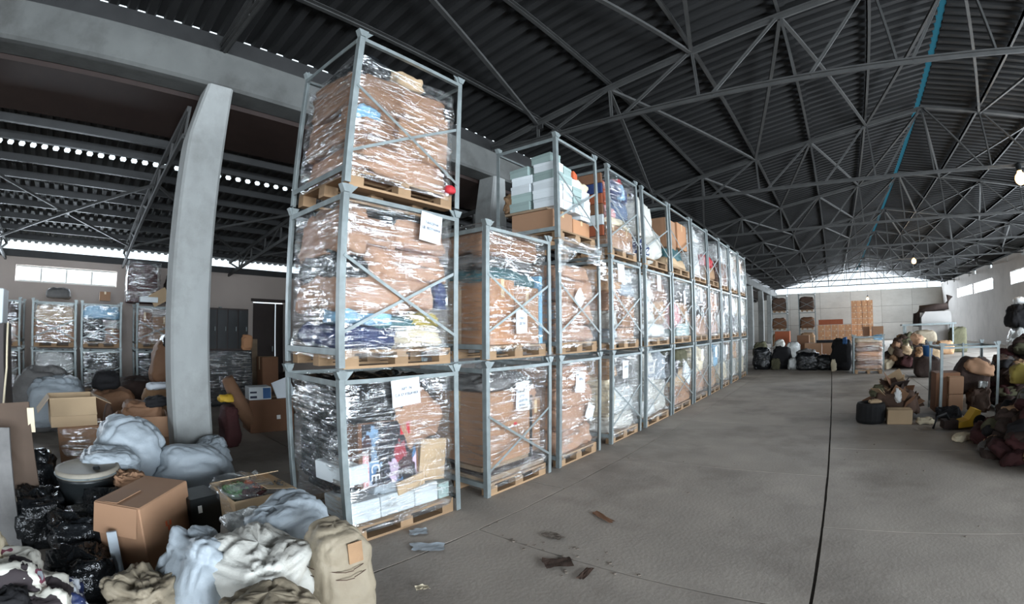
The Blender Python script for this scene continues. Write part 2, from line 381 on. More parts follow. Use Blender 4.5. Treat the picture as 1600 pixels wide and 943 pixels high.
def carton(name, label, loc, size, m='carton', rz=0.0, rx=0.0, ry=0.0, group=None, tape=True, cat='box', sticker=None, marks=None):
    """closed cardboard box, origin at base centre, with tape, top seam and optional stickers"""
    w, d, h = size; g = G(); b = min(.008, w * .04, d * .04)
    x, y = w / 2, d / 2
    ring = lambda z, i: [(-x + i, -y, z), (x - i, -y, z), (x, -y + i, z), (x, y - i, z), (x - i, y, z), (-x + i, y, z), (-x, y - i, z), (-x, -y + i, z)]
    rings = [[(px * (1 - b / x), py * (1 - b / y), 0) for px, py, _ in ring(0, b)], ring(b, b), ring(h - b, b), [(px * (1 - b / x), py * (1 - b / y), h) for px, py, _ in ring(h, b)]]
    vs = [v for r in rings for v in r]
    fs = [(i * 8 + k, i * 8 + (k + 1) % 8, i * 8 + 8 + (k + 1) % 8, i * 8 + 8 + k) for i in range(3) for k in range(8)] + [tuple(range(7, -1, -1)), tuple(range(24, 32))]
    g.add(vs, fs)
    o = g.build(name, m, None, loc); o.rotation_euler = (rx, ry, rz)
    tag(o, label, cat, group)
    if tape:
        t = G(); tw = .025
        if w >= d:
            t.box((-x - .0015, -tw, h * .72), (-x, tw, h)); t.box((x, -tw, h * .72), (x + .0015, tw, h)); t.box((-x - .0015, -tw, h), (x + .0015, tw, h + .0015))
        else:
            t.box((-tw, -y - .0015, h * .72), (tw, -y, h)); t.box((-tw, y, h * .72), (tw, y + .0015, h)); t.box((-tw, -y - .0015, h), (tw, y + .0015, h + .0015))
        t.build('packing_tape', 'tape', o)
    if sticker:      # (u, v, w, h, mat) on the +x face
        for (u, v, a, c, mm) in sticker:
            G().box((x, u - a / 2, v - c / 2), (x + .002, u + a / 2, v + c / 2)).build('sticker', mm, o)
    return o

def open_carton(name, label, loc, size, m='carton', rz=0.0, rx=0.0, ry=0.0, flaps=(1, 1, 1, 1), ang=(2.2, 2.0, 2.4, 1.9), group=None):
    w, d, h = size; t = .006; x, y = w / 2, d / 2
    o = thing(name, label, 'box', loc, rz, group); o.rotation_euler = (rx, ry, rz)
    g = G(); g.box((-x, -y, 0), (x, y, t))
    for a, b in (((-x, -y, t), (-x + t, y, h)), ((x - t, -y, t), (x, y, h)), ((-x + t, -y, t), (x - t, -y + t, h)), ((-x + t, y - t, t), (x - t, y, h))): g.box(a, b)
    g.build('body', m, o)
    fl = min(w, d) * .48
    for k, (on, an) in enumerate(zip(flaps, ang)):
        if not on: continue
        f = G()
        if k < 2: f.box((0, -y + .01, 0), (t, y - .01, fl))
        else: f.box((-x + .01, 0, 0), (x - .01, t, fl))
        fo = f.build('flap', m, o)
        fo.location = ((-x, 0, h), (x - t, 0, h), (0, -y, h), (0, y - t, h))[k]
        fo.rotation_euler = ((0, -an, 0), (0, an, 0), (an, 0, 0), (-an, 0, 0))[k]
    return o

def text_mesh(body, size, m, name='lettering'):
    cu = bpy.data.curves.new(name, 'FONT'); cu.body = body; cu.size = size; cu.extrude = .0006
    cu.align_x = 'CENTER'; cu.align_y = 'CENTER'; cu.resolution_u = 3
    to = bpy.data.objects.new(name, cu); COL.objects.link(to)
    bpy.context.view_layer.update()
    me = bpy.data.meshes.new_from_object(to.evaluated_get(bpy.context.evaluated_depsgraph_get()))
    bpy.data.objects.remove(to); bpy.data.curves.remove(cu)
    me.materials.clear(); me.materials.append(MATS[m]); me.name = name
    return me

def sheet(name, label, cat, loc, w, h, m='paper', tilt=0.0, rz=0.0, lines=(), size=.045, group=None, curl=.008):
    """paper hung facing +X, w along Y, h along Z; a little curled; ink lettering as a part"""
    nu, nv = 8, 6; g = G(); s = sd()
    for side in (0, 1):
        for j in range(nv + 1):
            for i in range(nu + 1):
                u = i / nu - .5; v = j / nv - .5
                x = curl * (noise.noise(Vector((u * 2.2 + s, v * 2.2, s * .37))) + 1.6 * u * u) + (.0012 if side else 0)
                g.v.append((x, u * w, v * h))
    n = (nu + 1) * (nv + 1)
    for j in range(nv):
        for i in range(nu):
            a = j * (nu + 1) + i
            g.f += [(n + a, n + a + 1, n + a + nu + 2, n + a + nu + 1), (a, a + nu + 1, a + nu + 2, a + 1)]
    o = g.build(name, m, None, loc, smooth=True); o.rotation_euler = (tilt, 0, rz)
    tag(o, label, cat, group)
    for k, tx in enumerate(lines):
        t = inst('lettering', text_mesh(tx, size, 'ink'), o, (curl * 1.1 + .004, 0, h * .14 - k * size * 1.45), (PI / 2, 0, PI / 2))
    return o

def holed(g, axis, c0, c1, u0, u1, z0, z1, holes):
    """wall slab with rectangular openings, axis 'x': slab spans X c0..c1, u along Y"""
    us = sorted({u0, u1} | {v for h in holes for v in h[:2]}); zs = sorted({z0, z1} | {v for h in holes for v in h[2:]})
    for a, b in zip(us, us[1:]):
        run = None
        for c, d in zip(zs, zs[1:]):
            hole = any(h[0] - 1e-6 <= a and b <= h[1] + 1e-6 and h[2] - 1e-6 <= c and d <= h[3] + 1e-6 for h in holes)
            if not hole: run = (run[0], d) if run else (c, d)
            if (hole or d == zs[-1]) and run:
                if axis == 'x': g.box((c0, a, run[0]), (c1, b, run[1]))
                else: g.box((a, c0, run[0]), (b, c1, run[1]))
                run = None
    return g
ORD = ['', 'first', 'second', 'third', 'fourth', 'fifth', 'sixth', 'seventh', 'eighth', 'ninth', 'tenth', 'eleventh', 'twelfth', 'thirteenth', 'fourteenth']
# ------------------------------------------------------------------ setting: floor of concrete slabs
XL, XR, YN, YF = -15.5, 13.1, -9.0, 57.0
RX, RZ, SL = 3.3, 7.49, 0.172          # ridge x, chord height at ridge, slope
def chord_z(x): return RZ - SL * abs(x - RX)
floor = G().box((XL, YN, -.2), (XR, YF, -.022)).build('floor', 'joint', kind='structure')
rs = random.Random(3)
def slab(x0, x1, y0, y1):
    gx = .009; j = lambda: rs.uniform(-.004, .004); dz = 0.0
    n = max(2, int((y1 - y0) / .35)); k = max(2, int((x1 - x0) / .35)); pts = []
    for i in range(k): pts.append((x0 + gx + (x1 - x0 - 2 * gx) * i / k, y0 + gx + j()))
    for i in range(n): pts.append((x1 - gx + j(), y0 + gx + (y1 - y0 - 2 * gx) * i / n))
    for i in range(k): pts.append((x1 - gx - (x1 - x0 - 2 * gx) * i / k, y1 - gx + j()))
    for i in range(n): pts.append((x0 + gx + j(), y1 - gx - (y1 - y0 - 2 * gx) * i / n))
    pts = [(px_ + (.003 if abs(px_ - .03) < .03 and x0 > 0 else -.003 if abs(px_ - .03) < .03 else 0), py_) for px_, py_ in pts]
    G().prism([(p[0], p[1], -.022) for p in pts], (0, 0, .022 + min(dz, 0))).build('slab', 'slab', floor)
xs = [XL, -13.4, -10.7, -8.04, -5.35, -2.66, .03, 2.72, 5.41, 8.1, 10.79, XR]
for i in range(len(xs) - 1):
    off = 2.84 if i % 2 else 4.22
    ys = [YN] + [off + 2.92 * k for k in range(-6, 8) if YN + .5 < off + 2.92 * k < 24] + [YF]
    for a, b in zip(ys, ys[1:]): slab(xs[i], xs[i + 1], a, b)

# ------------------------------------------------------------------ walls
WL = [(-5.9, -2.8, 2.88, 3.34), (-2.16, .94, 2.88, 3.34), (5.52, 6.74, 0, 2.68), (12.0, 15.1, 2.88, 3.34), (20, 23.1, 2.88, 3.34)]
holed(G(), 'x', XL - .3, XL, YN, YF, 0, 3.72, WL).build('wall_left', 'wall_left', kind='structure')
G().box((XL - .02, YN, 3.55), (XL + .1, YF, 3.74)).build('trim_1', 'steel_dark', kind='structure')
WR = [(-5, 4, 0, 4.4), (38.7, 44.0, 3.88, 4.7), (44.5, 50.0, 3.88, 4.7)] + [(y - 2.7, y + 2.7, 3.88, 4.7) for y in (8.0, 19.0, 32.0)] + [(12.4, 16.0, 0, 3.6), (22.0, 28.0, 0, 3.6)]  # last two holes are out-of-view doorways added for the door lights
wr = holed(G(), 'x', XR, XR + .3, YN, YF, 0, 5.42, WR)
wr.build('wall_right', 'wall', kind='structure')
g = G(); y = YN
while y < YF:
    l = rs.choice([.8, 1.6, 2.6, 3.4]); g.box((XR, y, 5.42), (XR + .25, min(y + l, YF), 5.78)); y += l + rs.choice([.25, .5, 1.1])
g.build('trim_2', 'wall', kind='structure')
wf = G().box((XL, YF + .02, 0), (XR, YF + .3, 5.45)).build('wall_far', 'joint', kind='structure')
pw = G().cbox((0, 0, 0), (1, 1, 1)).mesh('panel', 'panel')
for i in range(8):
    for k in range(3):
        x0 = XL + .02 + i * 3.575
        inst('panel', pw, wf, (x0 + 1.7875, YF, .91 + k * 1.815), (0, 0, 0), (3.55, .08, 1.79))
wn = holed(G(), 'y', YN - .3, YN, XL, XR, 0, 5.42, [(1.8, 6.2, 0, 4.5)])  # gate hole is unseen, added for the light behind the camera
wn.prism([(-6.6, YN - .3, 5.42), (XR, YN - .3, 5.42), (XR, YN - .3, 5.8), (RX, YN - .3, 7.5), (-6.6, YN - .3, 5.8)], (0, .3, 0))
wn.build('wall_near', 'wall', kind='structure')

def window(n, holes, axis, c, panes, label):
    h = holes; o = bpy.data.objects.new('window_%d' % n, None); link(o); o['kind'] = 'structure'
    t = .05
    def bx(u0, u1, z0, z1, d0, d1, nm, m):
        (G().box((c + d0, u0, z0), (c + d1, u1, z1)) if axis == 'x' else G().box((u0, c + d0, z0), (u1, c + d1, z1))).build(nm, m, o)
    u0, u1, z0, z1 = h
    bx(u0, u1, z0, z0 + t, -.2, -.1, 'window_frame', 'frame_white'); bx(u0, u1, z1 - t, z1, -.2, -.1, 'window_frame', 'frame_white')
    for k in range(panes + 1):
        u = u0 + (u1 - u0) * k / panes; bx(max(u0, u - t / 2), min(u1, u + t / 2), z0 + t, z1 - t, -.2, -.1, 'mullion', 'frame_white')
        if k < panes: bx(u + t / 2, u + (u1 - u0) / panes - t / 2, z0 + t, z1 - t, -.16, -.155, 'pane', 'glass')
for n, i in enumerate((0, 1, 3, 4)): window(n + 1, WL[i], 'x', XL, 4, '')
window(5, WR[1], 'x', XR + .3, 1, ''); window(6, WR[2], 'x', XR + .3, 1, '')
for k in range(3): window(8 + k, WR[3 + k], 'x', XR + .3, 2, '')
# gable glazing above the far wall
gw = bpy.data.objects.new('window_7', None); link(gw); gw['kind'] = 'structure'
for k in range(12):
    a = -6.6 + k * 1.64; b = a + 1.6; za, zb = chord_z(a) + .15, chord_z(b) + .15
    pts = [(a, YF + .1, 5.45), (b, YF + .1, 5.45), (b, YF + .1, zb)]
    if a < RX < b: pts.append((RX, YF + .1, RZ + .15))
    pts.append((a, YF + .1, za))
    G().prism(pts, (0, .006, 0)).build('pane', 'glass', gw)
    G().box((a - .04, YF + .06, 5.45), (a, YF + .14, za)).build('mullion', 'steel_dark', gw)
# door in the left wall, two leaves not quite closed
dr = bpy.data.objects.new('door_1', None); link(dr); dr['kind'] = 'structure'
G().box((XL - .2, 5.54, .01), (XL - .14, 6.4, 2.64)).build('door_leaf', 'varnish', dr); G().box((XL - .14, 6.28, 1.0), (XL - .1, 6.32, 1.18)).build('door_handle', 'steel', COL.objects[-1])
G().box((XL - .2, 6.44, .01), (XL - .14, 6.72, 2.64)).build('door_leaf', 'varnish', dr)
G().box((XL - .1, 5.44, 2.68), (XL + .03, 6.82, 2.78)).build('door_lintel', 'varnish', dr)

# ------------------------------------------------------------------ roofs
def corrug(rows, zf, y0, y1, pitch, amp, half=False):
    g = G(); n = int((y1 - y0) / pitch); prof = []
    for k in range(n):
        y = y0 + k * pitch; prof += [(y, 0), (y + pitch * .38, 0), (y + pitch * .5, amp), (y + pitch * .88, amp)]
    for r_, (a, b, lift) in enumerate(rows):
        vs = []; m = len(prof); sh = pitch / 2 if half and r_ % 2 else 0
        for x in (a, (a + b) / 2, b): vs += [(x, y + sh, zf(x) + h + lift) for y, h in prof]
        fs = [(i * m + k, i * m + k + 1, (i + 1) * m + k + 1, (i + 1) * m + k) for i in range(2) for k in range(m - 1)]
        g.add(vs, fs)
    return g
rz = lambda x: chord_z(x) + .15
corrug([(-6.5, -3.55, 0), (-3.65, .05, .02), (-.05, 3.22, .04)], rz, YN - .3, YF + .3, .285, .075).build('ceiling', 'roof', kind='structure')
corrug([(3.38, 6.75, .04), (6.65, 10.05, .02), (9.95, 13.7, 0)], rz, YN - .3, YF + .3, .285, .06).build('ceiling', 'roof', kind='structure')
LZ = lambda x: 4.98 + (x + 6.7) * .1033
corrug([(-7.99, -6.55, .15), (-9.48, -7.96, .1), (-12.5, -9.45, .05), (-16.0, -12.4, 0)], LZ, YN - .3, YF + .3, .22, .05, True).build('ceiling', 'roof_left', kind='structure')
G().prism([(-6.72, YN, 5.06), (-7.95, YN, LZ(-7.95) - .02), (-7.95, YN, LZ(-7.95) - .05), (-6.72, YN, 4.98)], (0, YF - YN, 0)).build('trim_5', 'varnish', kind='structure')
G().box((RX - .1, YN - .2, RZ + .235), (RX + .1, YF + .2, RZ + .25)).build('trim_3', 'ridge_light', kind='structure')
ridge = G().prism([(RX - .32, YN, RZ + .24), (RX - .1, YN, RZ + .3), (RX - .1, YN, RZ + .33), (RX - .32, YN, RZ + .27)], (0, YF - YN, 0))
ridge.prism([(RX + .32, YN, RZ + .24), (RX + .1, YN, RZ + .3), (RX + .1, YN, RZ + .33), (RX + .32, YN, RZ + .27)], (0, YF - YN, 0))
ridge.build('trim_4', 'roof', kind='structure')

# purlins: each a channel running the length of the hall
px = [-6.5 + .02, -5.18, -3.49, -1.79, -.1, 1.6]
for i, x in enumerate(px):
    for sgn in (0, 1):
        xx = x if not sgn else 2 * RX - x
        z = chord_z(xx) + .07
        g = G().angle((xx - .035, YN, z + .08), (xx - .035, YF, z + .08), .07, .008, (1, 0, 0), (0, 0, -1)).box((xx - .035, YN, z), (xx + .035, YF, z + .008)).box((xx - .035, YN, z), (xx - .027, YF, z + .08))
        po = g.build('roof_purlin', 'truss')
        tag(po, 'steel roof purlin, %s from the %s eave' % (ORD[i + 1], 'right' if sgn else 'left'), 'purlin', 'purlins of the main roof')
g = G().box((-6.445, YN, 5.66), (-6.435, YF, rz(-6.44) + .002)).box((-6.445, YN, 5.66), (-6.36, YF, 5.67)); tag(g.build('eave_beam', 'steel_dark'), 'dark steel eave beam lying on the left concrete beam', 'beam')
for k, x in enumerate((-8.2, -8.8, -9.7, -10.5, -11.3, -12.2, -13.2, -14.2, -15.1)):
    z = LZ(x)
    o = G().box((x - .04, YN, z - .13), (x + .04, YF, z - .001)).build('roof_purlin', 'steel_dark')
    tag(o, 'dark steel purlin under the low left roof, %s from the concrete beam' % ORD[k + 1], 'purlin', 'purlins of the low left roof')

# ------------------------------------------------------------------ trusses of the main roof
TY = [-4.85, 1.35, 7.33, 13.57, 19.8, 26.0, 32.2, 38.4, 44.6, 50.8]
BZ = 5.66
nodes = [-5.18, -3.49, -1.79, -.1, 1.6, 3.3]
nodes = nodes + [2 * RX - x for x in nodes[-2::-1]]
truss = thing('roof_truss', '', 'truss')
def mem(nm, p, q, w, t, m='truss'):
    d = Vector(q) - Vector(p); up = (0, 1, 0)
    g = G(); p = Vector(p); q = Vector(q)
    a = Vector((0, 1, 0)); b = d.normalized().cross(a)
    # two angles back to back read as a T: flange + web
    g.bar(p, q, .9 * w, t * .25, b).bar(p - b * w * .25, q - b * w * .25, t * .35, w * .6, b)
    return g.build(nm, m, truss)
mem('top_chord', (-6.55, 0, chord_z(-6.55)), (RX, 0, RZ), .15, .12)
mem('top_chord', (13.15, 0, chord_z(13.15)), (RX, 0, RZ), .15, .12)
mem('bottom_chord', (-6.7, 0, BZ), (13.2, 0, BZ), .13, .1)
for x in nodes: mem('web_post', (x, .01, BZ), (x, .01, chord_z(x)), .075, .06)
for i, x in enumerate(nodes[:-1]):
    y = nodes[i + 1]
    if x < RX - .1: mem('web_diagonal', (x + .25, -.02, BZ), (y - .08, -.02, chord_z(y) - .06), .075, .06)
    else: mem('web_diagonal', (y - .25, -.02, BZ), (x + .08, -.02, chord_z(x) - .06), .075, .06)
mem('web_diagonal', (-6.4, -.02, chord_z(-6.4) - .05), (-5.25, -.02, BZ), .075, .06)
mem('web_diagonal', (13.0, -.02, chord_z(13.0) - .05), (11.85, -.02, BZ), .075, .06)
for x in (-5.18, RX, 11.78):
    G().box((x - .14, -.012, chord_z(x) - .16), (x + .14, .012, chord_z(x) + .02)).build('gusset_plate', 'steel_dark', truss)
for i, y in enumerate(TY):
    o = truss if i == 0 else copy_tree(truss)
    o.location = (0, y, 0)
    o['label'] = 'steel roof truss spanning the hall, %s' % (['behind the camera', 'over the near concrete column', 'nearest one seen in full', 'second one seen in full, beside the near lamp'][i] if i < 4 else ORD[i - 1] + ' one towards the far wall')
    o['group'] = 'main roof trusses'
for b in range(1, len(TY) - 1):
    y0, y1 = TY[b], TY[b + 1]
    for k, (x0, x1) in enumerate([(-3.49, -5.18), (-3.49, -1.79), (-.1, -1.79), (-.1, 1.6), (RX, 1.6), (RX, 5.0), (6.7, 5.0), (6.7, 8.4), (10.1, 8.4), (10.1, 11.78)]):
        if b > 5 and k % 2: continue
        o = G().bar((x0, y0, chord_z(x0) - .04), (x1, y1, chord_z(x1) - .04), .07, .05).build('roof_brace', 'truss')
        tag(o, 'diagonal steel roof brace, %s from the left in the %s bay between trusses' % (ORD[k + 1], ORD[b]), 'brace', 'roof braces in bay %d' % b)

# low left roof: lattice girders and cross bracing
lt = thing('left_girder', '', 'truss')
def lmem(nm, p, q, w): G().bar(p, q, w, w * .7, (0, 1, 0)).build(nm, 'truss', lt)
zt = lambda x: LZ(x) - .17
zb = lambda x: zt(x) - .1 - .42 * (1 - (abs((x + 11.0) / 4.5)) ** 2 * .9)
lmem('top_chord', (-6.7, 0, zt(-6.7)), (XL + .05, 0, zt(XL)), .09)
pts = [-6.7 - k * 1.1 for k in range(9)]
for a, b in zip(pts, pts[1:]): lmem('bottom_chord', (a, 0, zt(a) - .42), (b, 0, zt(b) - .42), .08)
for k, (a, b) in enumerate(zip(pts, pts[1:])):
    lmem('web_bar', (a, .01, zt(a) - .42), (a, .01, zt(a)), .05)
    if k % 2: lmem('web_bar', (a, .01, zt(a) - .42), (b, .01, zt(b)), .05)
    else: lmem('web_bar', (a, .01, zt(a)), (b, .01, zt(b) - .42), .05)
LY = [-6.1, -2.5, 1.1, 4.6, 8.2, 11.8]
for i, y in enumerate(LY):
    o = lt if i == 0 else copy_tree(lt)
    o.location = (0, y, 0); o['label'] = 'thin steel lattice girder under the low left roof, %s from the near wall' % ORD[i + 1]; o['group'] = 'girders of the low left roof'
for i in range(len(LY) - 2):
    y0, y1 = LY[i], LY[i + 1]; xa, xb = -9.4, -14.2
    br = thing('cross_brace', 'crossed steel rods under the low left roof, %s bay from the near wall' % ORD[i + 1], 'brace', (0, 0, 0), 0, 'cross braces of the low left roof')
    G().bar((xa, y0, zt(xa) - .1), (xb, y1, zt(xb) - .1), .05, .05).build('rod', 'truss', br)
    G().bar((xb, y0, zt(xb) - .16), (xa, y1, zt(xa) - .16), .05, .05).build('rod', 'truss', br)
    G().cbox(((xa + xb) / 2, (y0 + y1) / 2, zt((xa + xb) / 2) - .13), (.3, .3, .02)).build('centre_plate', 'steel_dark', br)

# ------------------------------------------------------------------ concrete beam and columns
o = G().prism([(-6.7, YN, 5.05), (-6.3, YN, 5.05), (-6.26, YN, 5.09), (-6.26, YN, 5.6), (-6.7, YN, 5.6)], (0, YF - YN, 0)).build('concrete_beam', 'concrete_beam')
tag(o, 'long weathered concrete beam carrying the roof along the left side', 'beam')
# column: chamfered shaft with a head that leans in under the beam
def col_mesh():
    g = G(); c = .035
    def ring(z, y0, y1, x0, x1): return [(x0 + c, y0, z), (x1 - c, y0, z), (x1, y0 + c, z), (x1, y1 - c, z), (x1 - c, y1, z), (x0 + c, y1, z), (x0, y1 - c, z), (x0, y0 + c, z)]
    rr = [ring(0, -.26, .26, -.25, .25), ring(4.15, -.26, .26, -.25, .25), ring(4.3, -.25, .26, -.25, .24), ring(5.05, -.13, .25, -.25, .22)]
    g.add([v for r in rr for v in r], [(i * 8 + k, i * 8 + (k + 1) % 8, i * 8 + 8 + (k + 1) % 8, i * 8 + 8 + k) for i in range(3) for k in range(8)] + [tuple(range(7, -1, -1)), tuple(range(24, 32))])
    return g.mesh('concrete_column', 'concrete')
cm = col_mesh()
for i, y in enumerate(TY):
    o = inst('concrete_column', cm, None, (-6.45, y, 0))
    tag(o, 'square concrete column ' + (['behind the camera', 'nearest the camera, left of the wrapped cages'][i] if i < 2 else 'carrying the left beam, %s from the camera' % ORD[i]), 'column', 'concrete columns')

# ------------------------------------------------------------------ bare bulbs hung from the trusses
def lamp(label, loc, top, power, r):
    t = thing('pendant_lamp', label, 'lamp', loc, 0, 'bare bulbs')
    g = G().lathe([(.002, -r), (r * .5, -r * .87), (r * .87, -r * .5), (r, 0), (r * .87, r * .5), (r * .45, r * .95), (r * .35, r * 1.3)], 16); g.build('bulb', 'bulb', t, smooth=True)
    G().lathe([(r * .4, r * 1.2), (r * .5, r * 1.3), (r * .5, r * 2.2), (r * .2, r * 2.5)], 14).build('lamp_holder', 'drum_black', t)
    G().tube([(0, 0, r * 2.4), (0, 0, top - loc[2])], .008, 6).build('cord', 'rubber', t)
    d = bpy.data.lights.new('bulb_light', 'POINT'); d.energy = power; d.color = (1, .74, .45); d.shadow_soft_size = r * 1.05
    lo = bpy.data.objects.new('bulb_light', d); link(lo, t)
lamp('glowing warm bulb at the right edge, nearest of the hanging lamps', (5.77, 13.45, 5.25), BZ, 900, .17)
lamp('small glowing bulb below the trusses halfway down the hall', (5.67, 32.1, 5.45), BZ, 1100, .16)
lamp('tiny glowing bulb hanging before the far wall', (3.9, 50.75, 4.2), BZ, 900, .14)
# ------------------------------------------------------------------ stacking cages: steel frame, pallet, film, load
LV = ['bottom', 'middle', 'top']
XF, DEP, LH = -3.1, 1.02, 1.45
CELLS = [None, (1.79, 3.06), (3.45, 4.62), (4.80, 5.90), (6.26, 7.40), (7.62, 8.98), (9.08, 10.5), (10.65, 12.0), (12.1, 13.4), (13.5, 14.7), (14.85, 16.2), (16.4, 17.7)]
_fm = {}
def cage(label, xf, y0, y1, z0, h=LH, dep=DEP, near=True, braces=True, m='steel', group='stacking cages of the long row', film=None):
    W = y1 - y0; key = (round(W, 3), h, near, m, dep, braces)
    t = thing('stacking_cage', label, 'cage', (xf, (y0 + y1) / 2, z0), 0, group)
    if key not in _fm:
        d = {}; w = .055; hw = W / 2; L = []
        for nm, x, y, a, b in (('post', 0, -hw, (-1, 0, 0), (0, 1, 0)), ('post', 0, hw, (-1, 0, 0), (0, -1, 0)), ('post', -dep, -hw, (1, 0, 0), (0, 1, 0)), ('post', -dep, hw, (1, 0, 0), (0, -1, 0))):
            L.append((nm, G().angle((x, y, .012), (x, y, h - .005), w, .009, a, b).mesh(nm, m)))
            L.append(('foot_cup', G().prism([(x - .012 * a[0], y - .03 * b[1], h - .012), (x - .012 * a[0], y + .075 * b[1], h - .012), (x - .012 * a[0], y + .05 * b[1], h - .075), (x - .012 * a[0], y, h - .075)], (.06 * a[0], 0, 0)).mesh('foot_cup', m)))
        r = .028
        L.append(('top_rail', G().angle((.002, -hw + .05, h - .115), (.002, hw - .05, h - .115), .035, .006, (0, 0, 1), (-1, 0, 0)).mesh('top_rail', m)))
        L.append(('top_rail', G().angle((-dep, -hw + .05, h - .115), (-dep, hw - .05, h - .115), .035, .006, (0, 0, 1), (1, 0, 0)).mesh('top_rail', m)))
        for s in (-1, 1):
            L.append(('side_rail', G().box((-dep + .05, s * hw - .004, h - .13), (-.05, s * hw + .004, h - .085)).mesh('side_rail', m)))
            L.append(('bottom_rail', G().angle((-dep + .05, s * hw, .16), (-.05, s * hw, .16), .05, .006, (0, 0, -1), (0, -s, 0)).mesh('bottom_rail', m)))
            if near:
                L.append(('gusset_plate', G().prism([(-.006, s * (hw - .05), h - .015), (-.006, s * (hw - .13), h - .015), (-.006, s * (hw - .05), h - .1)], (.007, 0, 0)).mesh('gusset_plate', m)))
        if braces:
            L.append(('brace', G().bar((.004, -hw + .03, .88 * h / LH), (.004, hw - .03, .25 * h / LH), .026, .004, (1, 0, 0)).mesh('brace', m)))
            L.append(('brace', G().bar((-.008, -hw + .03, .28 * h / LH), (-.008, hw - .03, .84 * h / LH), .026, .004, (1, 0, 0)).mesh('brace', m)))
        _fm[key] = L
    for nm, me in _fm[key]: inst(nm, me, t)
    return t
_pm = {}
def pallet(label, xc, yc, z0, W, D=.94, near=True, group='pallets of the long row', m='wood'):
    key = (round(W, 2), round(D, 2), near, m)
    if key not in _pm:
        P = []; hw, hd = W / 2, D / 2; bw = .12
        for i in range(5): 
            x = -hd + bw / 2 + (D - bw) * i / 4; P.append(('deck_board', (x - bw / 2, -hw, .122), (x + bw / 2, hw, .144)))
        for y in (-hw + .05, 0, hw - .05): P.append(('stringer_board', (-hd, y - .05, .1), (hd, y + .05, .122)))
        for x in (-hd + .05, 0, hd - .05):
            P.append(('bottom_board', (x - .05, -hw, 0), (x + .05, hw, .022)))
            for y in (-hw + .07, 0, hw - .07): P.append(('block', (x - .05, y - .07, .022), (x + .05, y + .07, .1)))
        _pm[key] = [(n, G().box(a, b).mesh(n, m)) for n, a, b in P] if near else None
        if not near:
            g = G(); [g.box(a, b) for n, a, b in P]; _pm[key] = g.mesh('wooden_pallet', m)
    if near:
        t = thing('wooden_pallet', label, 'pallet', (xc, yc, z0), 0, group)
        for nm, me in _pm[key]: inst(nm, me, t)
        return t
    return tag(inst('wooden_pallet', _pm[key], None, (xc, yc, z0)), label, 'pallet', group)

def wrap(label, x0, x1, y0, y1, z0, z1, m='film', n=64, nz=22, top=False, amp=.02, group='stretch film round the loads', taper=.0, dip=.0):
    """stretch film wound round a load: closed band with horizontal pulls and wrinkles"""
    g = G(); s = sd(); cx, cy = (x0 + x1) / 2, (y0 + y1) / 2; hx, hy = (x1 - x0) / 2, (y1 - y0) / 2
    per = []
    for i in range(n):
        a = 2 * PI * i / n; c, d = math.cos(a), math.sin(a); e = .16
        per.append((math.copysign(abs(c) ** e, c), math.copysign(abs(d) ** e, d)))
    for j in range(nz + 1):
        v = j / nz
        for i, (c, d) in enumerate(per):
            p = Vector((cx + c * hx, cy + d * hy, z0 + (z1 - z0) * v))
            q = Vector((p.x * 3, p.y * 3, p.z * 9 + p.y * 2.5 + s * 3.3))
            k = amp * (noise.noise(q) + .5 * noise.noise(q * 2.3)) - amp * .5
            k -= taper * max(0, v - .7)
            p.x += k * c; p.y += k * d
            if dip: p.z -= dip * max(0, v - .75) * 4 * (.5 + .5 * noise.noise(Vector((c * 1.3 + s, d * 1.3, 2))))
            g.v.append(tuple(p))
    for j in range(nz):
        for i in range(n): g.f.append((j * n + i, j * n + (i + 1) % n, (j + 1) * n + (i + 1) % n, (j + 1) * n + i))
    if top: g.f.append(tuple(nz * n + i for i in range(n)))
    o = g.build('stretch_film', m, None, smooth=True)
    return tag(o, label, 'plastic film', group)

